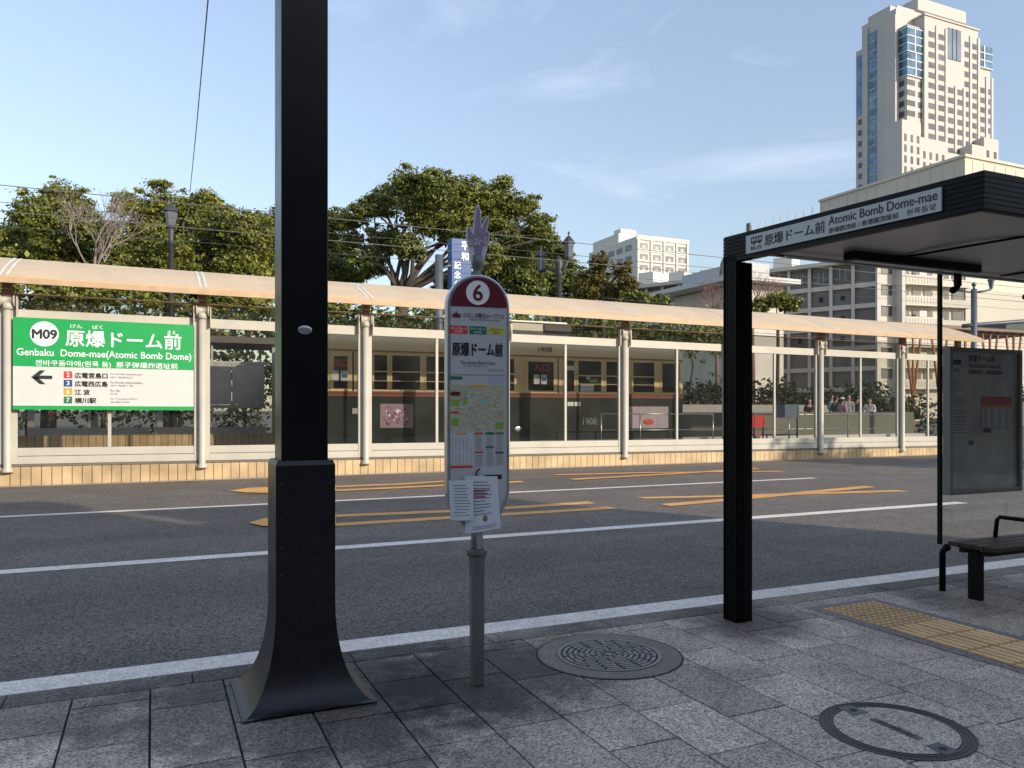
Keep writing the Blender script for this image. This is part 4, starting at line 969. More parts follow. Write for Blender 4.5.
def tree(d, trunk_u, lobes, n, size, m, label, tb=.5, tr=.45, name='broadleaf_tree', fork=(262), bark=M_bark, dj=3.0, grp='broadleaf trees behind the tram stop'):
    """lobes given as bearing/elevation/radius read from the survey, at range d"""
    base = far(trunk_u, HOR, d); base.z = RZ
    t = thing(name, tuple(base), label, 'tree', grp)
    LB = []
    for (u, v, r) in lobes:
        dd = d+random.uniform(-dj, dj); LB.append((far(u, v, dd), 1.12*r*d/F))
    fk = far(trunk_u, fork, d); b = MB()
    limb(b, base, fk, tr, tr*.75, .03, 6, 9)
    for c, r in LB:
        pts = limb(b, fk+Vector((0, 0, random.uniform(-1, .3))), c, tr*.28, .05, .22)
        for _ in range(4):
            s = pts[random.randint(3, 5)]; e = c+Vector((random.uniform(-1, 1), random.uniform(-1, 1), random.uniform(-.5, 1)))*r*.8; limb(b, s, e, .07, .02, .2, 4, 4)
    b.build('trunk', bark, t)
    leaves('crown', LB, n, size, m, t, tb)
    return t
tree(48, 48, [(62, 197, 17), (38, 214, 20), (78, 212, 17), (22, 236, 22), (60, 238, 22), (0, 245, 20), (92, 232, 16), (35, 262, 26), (78, 262, 20), (-25, 250, 26), (110, 262, 18)], 95000, .165, ML_olive, 'leftmost open crowned olive tree above the green station board', .5)
tree(52, 170, [(128, 204, 14), (165, 206, 20), (200, 212, 21), (150, 226, 24), (190, 234, 26), (228, 226, 20), (135, 248, 26), (175, 262, 30), (222, 254, 28), (246, 232, 20), (258, 246, 20), (208, 200, 12), (120, 275, 24), (205, 282, 30), (245, 275, 26), (90, 285, 22), (155, 285, 26)], 210000, .165, ML_olive, 'wide round olive green tree behind the single lantern post', .55)
tree(55, 296, [(262, 226, 14), (285, 222, 16), (312, 216, 16), (268, 250, 24), (300, 250, 26), (335, 222, 14), (330, 250, 20), (280, 278, 26), (320, 280, 28), (345, 275, 16), (250, 288, 20)], 130000, .165, ML_green, 'dark green tree partly hidden by the black column', .45)
tree(50, 402, [(408, 184, 17), (385, 202, 17), (438, 188, 18), (362, 212, 12), (468, 196, 20), (498, 196, 18), (420, 210, 20), (455, 222, 24), (495, 222, 22), (522, 208, 16), (540, 226, 13), (548, 240, 10), (346, 222, 10), (352, 240, 11), (385, 240, 16), (370, 262, 17), (410, 245, 16), (520, 245, 20), (480, 255, 20)], 160000, .165, ML_green, 'tallest spreading tree right of the column with sky showing between limbs', .62, tr=.55, fork=290)
tree(53, 520, [(505, 262, 20), (540, 262, 20), (560, 280, 20), (525, 285, 20), (480, 285, 18), (450, 285, 14), (590, 285, 18), (560, 252, 10)], 80000, .165, ML_green, 'low green tree around the foot of the double lantern post', .45, fork=300)
tree(47, 602, [(600, 262, 9), (594, 278, 11), (622, 272, 9), (630, 284, 8), (585, 290, 12), (612, 292, 10)], 12000, .17, ML_yel, 'small yellowish tree in front of the white office block', .35, tr=.2, fork=292, dj=1)
tree(60, 645, [(628, 299, 9), (645, 302, 10), (662, 303, 8), (612, 305, 9)], 6000, .25, ML_olive, 'low round bush tree at the foot of the white office block', .4, tr=.2, fork=320, dj=1)
# low foliage seen through the slot below the platform roof
def hedge(name, x0, x1, Y, z0, z1, n, m, label, size=.22, lob=1.0, kind='hedge'):
    t = thing(name, ((x0+x1)/2, Y, RZ), label, kind)
    LB = []; x = x0
    while x < x1: LB.append((Vector((x, Y+random.uniform(-.5, .5), random.uniform(z0+lob*.6, z1-lob*.6))), lob*random.uniform(.8, 1.3))); x += lob*.55
    b = MB()
    for k in range(int((x1-x0)/3)+1): limb(b, (x0+k*3, Y, RZ), (x0+k*3+.2, Y, z0+lob), .1, .05)
    b.build('stems', M_bark, t); leaves('foliage', LB, n, size, m, t, .5); return t
hedge('hedge', -14, 8, 40, 4.2, 8.2, 20000, ML_olive, 'clipped green hedge seen in the slot under the platform roof at left', lob=1.6)
hedge('hedge', 8, 34, 42, 4.4, 7.6, 20000, ML_green, 'green hedge seen in the slot under the platform roof in the middle', lob=1.5)
hedge('hedge', 17, 40, 31.2, .4, 2.9, 26000, ML_dark, 'dark hedge behind the waiting people on the far platform', lob=.9, size=.16)
hedge('hedge', -26, 19, 36, .3, 4.6, 36000, ML_dark, 'long dark shrub belt behind the far tram platform at left', lob=1.3, size=.2)
# bare trees
def bare(d, u0, v0, label, name='bare_tree', m=M_barkp, h=70, n0=7, r0=.16, seed=1, spread=.5, leafm=None):
    rs = random.Random(seed); base = far(u0, HOR, d); base.z = RZ
    t = thing(name, tuple(base), label, 'tree'); b = MB(); LB = []
    top = far(u0, v0+h, d)
    b.tube([base, (base+top)/2+Vector((.1, 0, 0)), top], [r0*1.6, r0*1.3, r0], 7)
    def rec(p, dr, L_, r, lv):
        q = p+dr*L_; b.tube([p, (p+q)/2+Vector((rs.uniform(-1, 1), rs.uniform(-1, 1), rs.uniform(-1, 1)))*L_*.06, q], [r, r*.8, r*.6], 5 if lv > 2 else 3, cap=False)
        if lv == 0: LB.append((q, .35)); return
        for _ in range(3):
            nd = (dr+Vector((rs.uniform(-1, 1), rs.uniform(-1, 1), rs.uniform(-.5, .8)))*spread*1.3).normalized(); rec(q, nd, L_*rs.uniform(.62, .85), r*.58, lv-1)
    for _ in range(n0): rec(top-Vector((0, 0, rs.uniform(0, 1.5))), Vector((rs.uniform(-1, 1)*spread*1.6, rs.uniform(-1, 1)*spread, 1)).normalized(), h*d/F*.36, r0*.5, 4)
    b.build('branches', m, t)
    if leafm: leaves('crown', LB[::5], 5000, .22, leafm, t, .5)
    return t
bare(44, 94, 186, 'bare pale twiggy tree between the two left olive trees', h=80, r0=.12, seed=3)
bare(62, 752, 268, 'leafless reddish tree beside the grey panelled building', h=50, r0=.14, seed=5, m=mat('reddish_twig', (.20, .11, .09), .9))
bare(60, 716, 280, 'leafless reddish tree just left of the bus shelter post', h=42, r0=.12, seed=6, m=mat('reddish_twig', (.20, .11, .09), .9))
tree(58, 778, [(775, 300, 9), (790, 303, 9), (760, 305, 8)], 4000, .24, ML_olive, 'small green bush tree in front of the grey panelled building', .5, tr=.15, fork=315, dj=.6)

# ------------------------------------------------------------------ far buildings
def blk(name, x0, x1, y0, y1, z0, z1, m, par, bevel=0):
    b = MB(); b.box(x0, x1, y0, y1, z0, z1); return b.build(name, m, par, bevel)
class WinSet:
    """collects windows of a building: the first 95 as their own parts, the rest as one part"""
    def __init__(s, par, m, name='window'): s.p = par; s.m = m; s.n = name; s.r = []
    def add(s, *box): s.r.append(box)
    def done(s, cap=95):
        s.r.sort(key=lambda q: -max(q[1]-q[0], q[3]-q[2])*(q[5]-q[4]))
        for q in s.r[:cap]: b = MB(); b.box(*q); b.build(s.n, s.m, s.p)
        if len(s.r) > cap:
            b = MB()
            for q in s.r[cap:]: b.box(*q)
            tag(b.build(s.n+'_rows', s.m, s.p), kind='stuff')
# white office block (d about 260)
wc = far(637, HOR, 240); wx_, wy_ = wc.x, wc.y
wX1 = Xat(688, wy_); wYb = Yat(589, wx_)
wb_ = thing('office_building', (wx_, wy_, RZ), 'bright white office block with rows of windows right of the trees', 'building')
zt = Zat(236, wx_, wy_)
blk('wall', wx_, wX1, wy_, wYb, RZ, zt, M_bldw, wb_); blk('penthouse', wx_+1, wx_+(wX1-wx_)*.45, wy_+12, wYb-1, zt, zt+3.4, M_bldw, wb_); blk('roof_box', wx_+3, wx_+9, wy_+14, wy_+18, zt+3.4, zt+5.5, M_bldw, wb_)
blk('parapet', wx_-.3, wX1+.3, wy_-.3, wy_, zt-1.0, zt+.4, M_bldw, wb_)
ws = WinSet(wb_, M_win); wz_ = WinSet(wb_, M_winw, 'window_blind')
fh = 3.36; nc = 4; cw = (wX1-wx_)/nc
for fl in range(9):
    z1 = zt-1.9-fl*fh
    for c in range(nc):
        x0 = wx_+c*cw+.9; x1 = x0+cw-1.7
        ws.add(x0, x1, wy_-.02, wy_+.2, z1-1.7, z1-.0); wz_.add(x0+.9, x1-.9, wy_-.06, wy_-.025, z1-1.65, z1-.7)
        if c == 0 or c == 3: pass
    for c in range(5):
        y0 = wy_+3+c*(wYb-wy_-4)/5; ws.add(wx_-.02, wx_+.2, y0, y0+(wYb-wy_)/5*.62, z1-1.9, z1-.1)
ws.done(); wz_.done()
for c in range(nc+1):
    x0 = wx_+c*cw; blk('pilaster', x0-.0+(0 if c < nc else -.7), x0+.7+(0 if c < nc else -.7), wy_-.35, wy_-.0, RZ, zt-.2, M_bldw, wb_)
for fl in range(9): blk('floor_band', wx_+.0, wX1, wy_-.2, wy_-.001, zt-1.9-fl*fh-2.6, zt-1.9-fl*fh-2.1, M_bldw, wb_)

# hotel podium
pd = far(965, HOR, 140); pX, pY = pd.x, pd.y
pod = thing('hotel_podium', (pX, pY, RZ), 'large plain cream podium block below the tower with panelled top', 'building')
zt = Zat(157, pX, pY)
blk('wall', pX, pX+110, pY, Yat(820, pX), RZ, zt, M_bldc, pod)
b = MB()
for k in range(26): y = pY+2+k*2.4; b.box(pX-.06, pX, y, y+.12, zt-9, zt-.4)
for k in range(30): x = pX+2+k*3; b.box(x, x+.12, pY-.06, pY, zt-9, zt-.4)
b.build('panel_joints', M_bconc, pod)
b = MB(); b.box(pX-.3, pX+110, pY-.3, Yat(820, pX)+.2, zt, zt+.5); b.build('parapet', M_bldc, pod)
b = MB(); b.box(pX-.5, pX-.07, pY+55, pY+56.2, zt-5, zt+.2); b.build('duct', M_bgrey, pod)
0 and blk('low_block', pX+8, pX+60, pY-6, pY-.1, RZ, zt-19, mat('pale_blue_wall', (.42, .46, .50), .8), pod)

# tower
T0 = far(907, HOR, 270); tx, ty = T0.x, T0.y
tw = thing('hotel_tower', (tx, ty, RZ), 'tall beige hotel tower with blue glass corners above the shelter roof', 'building')
def TX(u, dy=0): return Xat(u, ty+dy)
def TZ(v, x=None, dy=0): return Zat(v, tx if x is None else x, ty+dy)
ztm = TZ(24)
blk('main_wall', tx, TX(990), ty, ty+15, RZ, ztm, M_tower, tw)
xa, xb = TX(924.5, -1.2), TX(978, -1.2)
blk('centre_wall', xa, xb, ty-1.2, ty+14, RZ, TZ(15, xa, -1.2), M_tower, tw)
blk('centre_cap', xa-.4, xb+.4, ty-1.6, ty+14.3, TZ(15, xa, -1.2), TZ(13.3, xa, -1.2), M_tower, tw)
xp0 = TX(897, 9); blk('penthouse', xp0, TX(968, 9), ty+9, ty+19, ztm-10, TZ(5, xp0, 9), M_tower, tw); blk('penthouse_top', TX(918, 8), TX(966, 8), ty+8, ty+18, TZ(5, xp0, 9), TZ(-3, TX(918, 8), 8), M_tower, tw)
# west stair slab with glass strip
wxs = tx-1.5; yA, yB = Yat(896, wxs), Yat(862, wxs)
zsl = TZ(8, wxs, yA-ty)
blk('stair_wall', wxs, tx+12, yA, yB, RZ, zsl, M_tower, tw); blk('stair_buttress', wxs-.9, wxs-.151, Yat(895, wxs-1), Yat(884, wxs-1), RZ, zsl-2.5, M_tower, tw); blk('stair_edge', wxs-.6, wxs-.151, Yat(866.5, wxs-1), Yat(862.5, wxs-1), RZ, zsl-1.5, M_tower, tw); blk('stair_top', wxs+.8, tx+12, yA+3, yB-2, zsl, zsl+2.5, M_tower, tw)
ya, yb_ = Yat(876.5, wxs-.1), Yat(869, wxs-.1)
blk('stair_glass', wxs-.15, wxs, ya, yb_, RZ+20, zsl-4, M_winb, tw)
b = MB()
k = zsl-4
while k > 30: b.box(wxs-.25, wxs-.151, ya, yb_, k-.35, k); k -= 3.4
b.build('glass_bands', M_tower, tw)
yC = Yat(856, wxs+3)
blk('rear_wall', wxs+3, tx+12, yB, yC, RZ, TZ(46, wxs+3, yB-ty), M_tower, tw)
wn = WinSet(tw, M_win)
z = TZ(49, wxs+3, yB-ty)-1
b = MB(); b.box(wxs+2.85, wxs+3, yB+.3, yC-.5, z-22, z); b.build('rear_glass', M_winb, tw)
z -= 23.5
while z > 40: wn.add(wxs+2.9, wxs+3.05, yB+.8, yC-1, z-1.9, z); z -= 4
# corner glass boxes
def glassbox(x0, x1, y0, y1, z0, z1, nm='corner_glass'):
    o = blk(nm, x0, x1, y0, y1, z0, z1, M_winb, tw); b = MB(); z = z0
    while z <= z1+.01: b.box(x0-.12, x1+.12, y0-.12, y1+.12, z-.22, z+.10); z += 2.7
    b.box((x0+x1)/2-.25, (x0+x1)/2+.25, y0-.15, y0, z0, z1); b.box(x0-.15, x0, (y0+y1)/2-.3, (y0+y1)/2+.3, z0, z1)
    b.build('glass_bars', mat('pale_mullion', (.55, .58, .6), .5), o)
glassbox(tx-.5, xa-.05, ty-.5, ty+9, TZ(51), TZ(26)); glassbox(tx-.4, tx+8, ty-.4, ty+7, TZ(75), TZ(51.5))
glassbox(xb+.05, TX(990)+.5, ty-.5, ty+12, TZ(66, xb), TZ(44, xb))
# south windows: columns between pilasters
colsw = [(928.5, 934.5), (938, 944), (964.5, 968.5), (972, 976.5)]
colall = [(918, 924), (928.5, 934.5), (938, 944), (948, 953.5), (956.5, 962), (964.5, 968.5), (972, 976.5), (980, 984.5), (986.5, 990)]
z = TZ(27)
row = 0
while z > 45:
    for (u0, u1) in colall:
        dy = -1.2 if 924.5 < u0 < 978 else 0
        if (948 <= u0 < 963) and z > TZ(76): continue
        if u0 < 925 and z > TZ(57): continue
        if u0 > 979 and z > TZ(67): continue
        x0, x1 = TX(u0, dy), TX(u1, dy); wn.add(x0, x1, ty+dy-.06, ty+dy+.1, z-2.0, z)
    if z < TZ(76): wn.add(tx-.05, TX(915), ty-.08, ty+.1, z-1.9, z)
    wn.add(tx-.08, tx+.1, ty+1, ty+6, z-1.9, z) if z < TZ(76) else None
    wn.add(tx-.08, tx+.1, ty+10, ty+14, z-1.9, z) if z < TZ(60) else None
    z -= 3.55
wn.done()
xg0, xg1 = TX(947.5, -1.2), TX(960.5, -1.2); zg0, zg1 = TZ(58.5, xg0, -1.2), TZ(27.5, xg0, -1.2)
blk('great_window', xg0, xg1, ty-1.45, ty-1.2, zg0, zg1, mat('great_window_glass', (.16, .20, .26), .2, var=.2, nscale=.1), tw)
b = MB()
for f in (.33, .66): x = xg0+(xg1-xg0)*f; b.box(x-.12, x+.12, ty-1.6, ty-1.451, zg0, zg1)
b.build('great_window_bars', M_win, tw)
b = MB()
for (u0, u1) in colall:
    dy = -1.2 if 924.5 < u0 < 978 else 0
    if u0 in (918, 980, 986.5): zt_ = TZ(56)
    else: zt_ = TZ(20)
    if 948 <= u0 < 963: zt_ = TZ(76)
    x = TX(u1+.7, dy); b.box(x, x+1.1, ty+dy-.35, ty+dy, RZ, zt_)
tag(b.build('pilasters', M_tower, tw), kind='stuff')
# lower stepped wings
def wing(u0, u1, v, dy, n, dark=False):
    x0, x1 = TX(u0, dy), TX(u1, dy); zt_ = Zat(v, x0, ty+dy)
    w_ = blk('wing', x0, x1, ty+dy, (ty+8 if u0 > 903 else Yat(883, x0)), RZ, zt_, M_tower, tw)
    q = (x1-x0)/n; s = WinSet(w_, M_win, 'wing_window'); z = zt_-4.5
    while z > 52:
        for k in range(n): s.add(x0+q*k+q*.35, x0+q*k+q*.72, ty+dy-.08, ty+dy+.1, z-2.4, z)
        z -= 3.55
    s.done(60)
wing(902, 921, 119, -9, 3); wing(921, 946, 137, -8, 4); wing(946, 972, 152, -7, 4); wing(972, 984, 144, -6, 2); wing(984, 998.5, 137, -5, 2)

# grey panelled building with cream balcony wing, turned against the street grid
cr_ = far(877, HOR, 110)
gb_ = thing('apartment_building', (cr_.x, cr_.y, RZ), 'grey panelled building with pale grid and cream balcony wing under the shelter roof', 'building', rz=R(-8.2))
def lb(name, x0, x1, y0, y1, z0, z1, m, par=gb_, rot=0):
    b = MB(); b.box(x0, x1, y0, y1, z0, z1); o = b.build(name, m, par, local=True)
    if rot: o.rotation_euler.z = R(32)
    return o
GL = 62; LH = 22.4
g_ = lambda *q: lb(*q, rot=1)
g_('grey_wall', 0, 12, 0, GL, 0, LH, M_bgrey); g_('roof_slab', -1.3, 12.5, -.4, GL+1.5, LH, LH+.55, M_bconc)
nb_ = 20; sp = GL/nb_; fz = [LH-.2-2.95*k for k in range(8)]
for z in fz[1:]: g_('floor_band', -.35, -.0, 0, GL, z-.32, z+.32, M_bconc)
for k in range(1, nb_+1): g_('column', -.50, -.351, k*sp-.22, k*sp+.22, 0, LH, M_bconc)
M_mul = mat('window_mullion', (.30, .30, .29), .6)
for k in range(nb_):
    if k >= 1:
        w = g_('window', -.10, -.002, k*sp+.35, (k+1)*sp-.35, fz[0]-2.0, fz[0]-.45, M_win)
        b = MB()
        for q in (.33, .66): y_ = k*sp+.35+(sp-.7)*q; b.box(-.14, -.101, y_-.05, y_+.05, fz[0]-2.0, fz[0]-.45)
        o = b.build('mullion', M_mul, w, local=True)
    if k >= 1:
        for f in range(1, 4): g_('small_window', -.08, -.002, (k+.5)*sp-.28, (k+.5)*sp+.28, fz[f]-1.9, fz[f]-1.2, M_dark)
XW = 15.6
lb('south_wall', 0, XW, 0, 11, 0, LH+.1, M_bldc)
for f in range(6):
    zb = 20.5-2.92*f            # balustrade top
    lb('window', .7, 2.5, -.10, -.002, zb+.15, zb+1.5, M_win)
    lb('awning', .5, 2.7, -.35, -.101, zb+1.52, zb+1.62, M_bldw)
    bal = lb('balcony', 3.5, 10.0, -1.5, -.001, zb-1.35, zb, M_bldc)
    b = MB()
    for j in range(13): x = 3.7+j*.5; b.box(x, x+.16, -1.54, -1.501, zb-1.1, zb-.2)
    b.build('balustrade_slots', M_bconc, bal, local=True)
    for j in range(3): lb('balcony_window', 3.9+j*2.05, 5.4+j*2.05, -.12, -.002, zb-.3, zb+1.25, M_win)
    lb('balcony', 10.05, XW-.2, -1.1, -.001, zb-1.35, zb-.25, M_bldc)
    for j in range(2): lb('balcony_window', 10.5+j*2.5, 12.4+j*2.5, -.12, -.002, zb-.2, zb+1.2, M_win)
    if f % 2 == 0: lb('laundry', 6.2, 7.4, -1.2, -1.15, zb+.1, zb+.9, M_bldw)
lb('end_pier', -.3, .35, -.4, -.01, 0, LH, M_bconc); lb('bay_pier', 2.9, 3.45, -1.5, -.01, 0, LH, M_bconc); lb('rain_pipe', XW-.5, XW-.38, -.3, -.11, 0, LH, M_bgrey)
for k in range(7): lb('roof_plant', 3+random.uniform(0, 2), 6+random.uniform(0, 3), 14+k*6, 17+k*6, LH+.5, LH+2.3+random.uniform(0, 1.2), M_bldw, rot=1)
# white round drum roofed hall to the left of the shelter post
hc = far(722, 290, 105); hl = thing('low_hall', (hc.x, hc.y, RZ), 'low grey hall with flat overhanging roof left of the bus shelter post', 'building')
b = MB(); b.box(hc.x-2, hc.x+5, hc.y-6, hc.y+8, RZ, Zat(291, hc.x, hc.y)); b.build('wall', M_bconc, hl)
z = Zat(290, hc.x, hc.y); b = MB(); b.box(hc.x-5, hc.x+6, hc.y-8, hc.y+10, z, z+.6); b.build('roof', mat('grey_roof', (.50, .49, .47), .7), hl)
b = MB(); b.box(hc.x-.5, hc.x+4.5, hc.y-4, hc.y+8, z+.6, Zat(267, hc.x, hc.y)); b.build('upper_storey', mat('grey_blue_wall', (.42, .42, .42), .7), hl)
b = MB(); q = (hc.x-.5, hc.y-4); b.tube([(q[0]-.2, q[1], z+5), (q[0]-1.6, q[1], z+4.4), (q[0]-2.6, q[1], z+2.6), (q[0]-2.9, q[1], z+.6)], .35, 8); b.build('duct', M_greymet, hl)
# small timber pavilion at the right end of the platform
pv = far(996, 341, 62); pvl = thing('timber_pavilion', (pv.x, pv.y, RZ), 'small pavilion with orange timber struts behind the right end of the tram stop', 'pavilion')
M_timb = mat('orange_timber', (.42, .17, .07), .6)
b = MB(); b.box(pv.x-12, pv.x+1.5, pv.y-3, pv.y+3, pv.z+.3, pv.z+.5); b.build('roof', M_brown, pvl)
b = MB(); b.box(pv.x-1.8, pv.x+.6, pv.y-2, pv.y+2, pv.z+.51, pv.z+1.2); b.build('roof_unit', M_win, pvl)
for k in range(6):
    x = pv.x-12.5+k*2.7; b = MB()
    for s_ in (-1, 0, 1): b.tube([(x, pv.y-2.5, RZ+2.2), (x+s_*.9, pv.y-2.5, pv.z+.3)], .09, 6)
    b.tube([(x, pv.y-2.5, RZ), (x, pv.y-2.5, RZ+2.3)], .13, 6); b.build('strut', M_timb, pvl)
# distant street end at the right
fw = far(1010, 400, 75)
b = MB(); b.box(fw.x-2, fw.x+60, fw.y, fw.y+.5, RZ, 2.2); tag(b.build('boundary_wall', M_bgrey), 'dark boundary wall at the far side of the crossing', 'wall')
hedge('hedge', fw.x-2, fw.x+30, fw.y+3, .5, 5.0, 9000, ML_dark, 'dark shrubs above the far boundary wall at the right edge', lob=1.6)
fb = far(1040, 400, 150); fbt = thing('shop_building', (fb.x, fb.y, RZ), 'pale shop block far down the street at the right edge', 'building')
b = MB(); b.box(fb.x-8, fb.x+30, fb.y, fb.y+20, RZ, 13); b.build('wall', M_bconc, fbt)
for k in range(10):
    for f in range(3): q = MB(); q.box(fb.x-7+k*3.6, fb.x-5+k*3.6, fb.y-.1, fb.y, 2+f*3.6, 4+f*3.6); q.build('window', M_win, fbt)

# ------------------------------------------------------------------ benches on the platform
def platbench(x, y, w, m, label, zb=1.02, zt_=1.42):
    t = thing('platform_bench', (x+w/2, y, .33), label, 'bench'); s0 = -SL*(x-PX0)
    b = MB(); b.box(x, x+w, y-.02, y+.02, zb+s0, zt_+s0); b.build('backrest', m, t, bevel=.01)
    b = MB(); b.box(x, x+w, y+.03, y+.42, .74+s0, .79+s0); b.build('seat', m, t, bevel=.01)
    for xx in (x+.08, x+w-.08): b = MB(); b.tube([(xx, y, .33+s0), (xx, y, zt_-.05+s0)], .025).tube([(xx, y+.38, .33+s0), (xx, y+.38, .74+s0)], .025); b.build('leg', M_blackm, t)
platbench(Xat(752, 20.5), 20.5, .55, M_red, 'red backed bench behind the glass right of the shelter post')
platbench(Xat(773, 20.5), 20.5, 1.15, mat('slate_blue', (.10, .15, .24), .6), 'slate blue backed bench behind the glass', 1.35, 1.80)

# ------------------------------------------------------------------ people waiting on the far platform
M_skin = mat('skin', (.50, .30, .21), .6); M_hair = mat('dark_hair', (.012, .010, .009), .5)
def person(X, Y, z0, rz, top, legs, label, hat=None, arm=0):
    t = thing('person', (X, Y, z0), label, 'person', 'people waiting on the far platform', rz=rz)
    J = {'pel': (0, 0, .93, .125), 'wa': (0, 0, 1.08, .115), 'ch': (0, 0, 1.28, .14), 'nk': (0, .0, 1.47, .055), 'hd': (0, -.01, 1.60, .085), 'tp': (0, 0, 1.68, .07)}
    for s, n in ((-1, 'l'), (1, 'r')):
        J.update({n+'sh': (s*.17, 0, 1.40, .06), n+'el': (s*.22, .0+.02*arm, 1.13, .043), n+'wr': (s*.19, -.08-.12*arm, .92+.15*arm, .03), n+'ha': (s*.18, -.11-.16*arm, .86+.17*arm, .034),
                  n+'hi': (s*.09, 0, .86, .095), n+'kn': (s*.10, -.01, .48, .062), n+'an': (s*.11, .01, .09, .042), n+'ft': (s*.12, -.15, .04, .035)})
    E = [('pel', 'wa'), ('wa', 'ch'), ('ch', 'nk'), ('nk', 'hd'), ('hd', 'tp')]
    for n in 'lr': E += [('ch', n+'sh'), (n+'sh', n+'el'), (n+'el', n+'wr'), (n+'wr', n+'ha'), ('pel', n+'hi'), (n+'hi', n+'kn'), (n+'kn', n+'an'), (n+'an', n+'ft')]
    def skin(name, keys, edges, grow, m):
        ks = list(keys); me = bpy.data.meshes.new(name); me.from_pydata([J[k][:3] for k in ks], [(ks.index(a), ks.index(c)) for a, c in edges], [])
        o = bpy.data.objects.new(name, me); COL.objects.link(o); o.parent = t; md = o.modifiers.new('s', 'SKIN')
        for i, k in enumerate(ks): v = me.skin_vertices[0].data[i]; r = J[k][3]+grow; v.radius = (r, r*.85); v.use_root = (i == 0)
        o.modifiers.new('sub', 'SUBSURF').levels = 2; o.modifiers['sub'].render_levels = 2; me.materials.append(m)
        for p in me.polygons: p.use_smooth = True
        return o
    skin('body', J.keys(), E, 0, M_skin)
    up = ['ch', 'wa', 'pel', 'lsh', 'lel', 'lwr', 'rsh', 'rel', 'rwr']; skin('jacket', up, [e for e in E if e[0] in up and e[1] in up], .022, top)
    lo = ['pel', 'lhi', 'lkn', 'lan', 'rhi', 'rkn', 'ran']; skin('trousers', lo, [e for e in E if e[0] in lo and e[1] in lo], .015, legs)
    b = MB(); b.sphere((0, .02, 1.655), .105, (.95, 1.05, .98), 16); b.build('hair', M_hair, t, local=True)
    b = MB(); b.sphere((0, -.022, 1.625), .088, (.9, 1.0, 1.15), 16)
    b.sphere((0, -.115, 1.615), .014, (1, 1.2, 1.5), 8); b.build('face', M_skin, t, local=True)
    b = MB()
    for s in (-1, 1): b.sphere((s*.032, -.103, 1.64), .009, (1.3, .6, .8), 8)
    b.box(-.022, .022, -.108, -.100, 1.572, 1.578); b.build('eyes_and_mouth', M_hair, t, local=True)
    if hat: b = MB(); b.lathe((0, 0, 0), [(.15, 1.70), (.15, 1.71), (.105, 1.715), (.10, 1.78), (.04, 1.80)], 16); b.build('hat', hat, t, local=True)
    return t
cl = lambda n, c: mat('cloth_'+n, c, .85)
fence = MB(); fence.box(17.5, 33, 26.2, 26.26, .40, 1.40)
tag(fence.build('screen_fence', mat('olive_screen', (.10, .10, .075), .7)), 'low olive grey screen in front of the waiting people on the far platform', 'fence')
pp = [(827, 27.0, 'black', (.02, .02, .025), 'leftmost waiting person in a black jacket on the far platform', None), (837, 27.3, 'navy', (.03, .04, .09), 'waiting person in a navy coat second from the left', None),
      (843.5, 26.7, 'pink', (.45, .25, .28), 'waiting person in a pale pink top and white hat', M_signwhite), (850, 27.2, 'teal', (.06, .16, .2), 'waiting person in a teal jacket beside the pink top', None),
      (861, 27.0, 'grey', (.3, .3, .31), 'waiting person in a light grey jacket right of the mullion', None), (872, 27.4, 'char', (.05, .05, .055), 'waiting person in a charcoal coat near the second post', None),
      (880, 26.8, 'white', (.6, .6, .6), 'waiting person in a white jacket near the second post', None), (905, 27.3, 'olive', (.06, .065, .03), 'waiting person in an olive jacket at the last bay', None),
      (913, 26.8, 'brown', (.09, .05, .03), 'waiting person in a brown coat at the last bay', None), (923, 27.4, 'black', (.02, .02, .025), 'waiting person in a black jacket at the right end', None)]
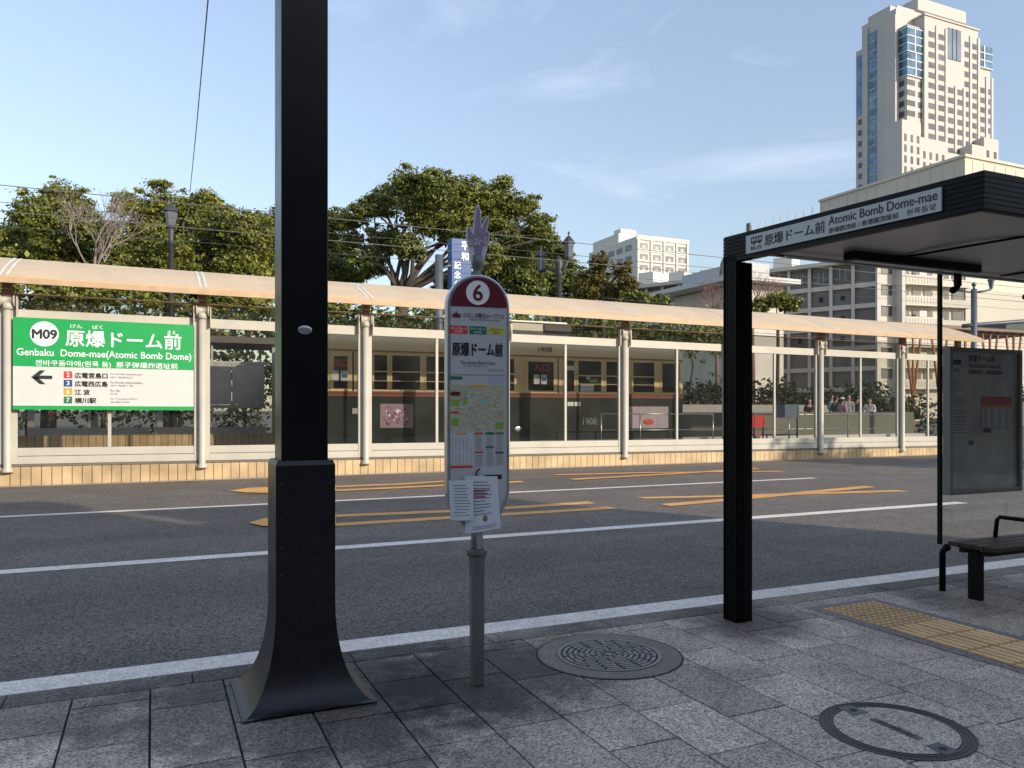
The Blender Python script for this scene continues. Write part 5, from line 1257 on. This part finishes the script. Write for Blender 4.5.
for k, (u, Y, cn_, c, lab, hat) in enumerate(pp):
    pz_ = person(Xat(u, Y)+random.uniform(-.2, .2), Y+random.uniform(-.1, 1.2), .40, R(random.uniform(-150, 150)), cl(cn_, c), cl('dark', (.03, .03, .04)), lab, hat, k % 3 == 0)
    pz_.scale = (random.uniform(.95, 1.12),)*2+(random.uniform(.90, 1.06),)

# ------------------------------------------------------------------ unseen buildings behind the camera: blocks shade the pavement, added rows darken glass reflections
def shade_block(x0, x1, H, y1=-9.0, dd=14, label=''):
    t = thing('unseen_building', ((x0+x1)/2, y1, 0), label, 'building', 'buildings on the near side of the street')
    b = MB(); b.box(x0, x1, y1-dd, y1, -.1, H); b.build('wall', M_shade, t)
    b = MB(); b.box(x0-.1, x1+.1, y1-.1, y1+.25, H, H+.5); b.build('parapet', M_bldw, t)
    z = 1.2; n = max(2, int((x1-x0)/3)); q = (x1-x0)/n
    while z < H-2.4:
        for k in range(n): w = MB(); w.box(x0+k*q+.5, x0+(k+1)*q-.5, y1-.0, y1+.06, z, z+1.9); w.build('window', M_win, t)
        z += 3.3
shade_block(-30, 12.5, 9.8, label='grey office block on the near pavement behind the bus stop')
shade_block(12.9, 18.3, 8.9, label='narrow office block on the near pavement behind the bus shelter')
shade_block(18.8, 60, 10.0, y1=-21.0, label='unseen low row added further right to darken the platform glass reflections')  # added for the glass to mirror, set back to leave the road sunlit
shade_block(60.5, 120, 10.5, y1=-21.0, label='unseen low row added at the far end to darken glass reflections')  # second added row, mirrored in the panes in place of bright sky
t = thing('unseen_shadow_tree', (31, -1, 0), 'unseen tree added beyond the right edge to dapple road and platform', 'tree')  # added out of view to cast dappled shadow on road and platform
b = MB(); limb(b, (31, -1, 0), (31, -1, 5.5), .2, .12, .03); b.build('trunk', M_bark, t)
leaves('crown', [(Vector((31+dx, -1+dy, 7.2+dz)), 1.2) for dx, dy, dz in ((0, 0, 0), (1.3, .6, .3), (-1.2, .8, -.2), (.2, -1.2, .6), (2.6, 0, -.4), (-.3, .3, 1.3))], 5000, .25, ML_green, t)
print('objects', len(bpy.data.objects))
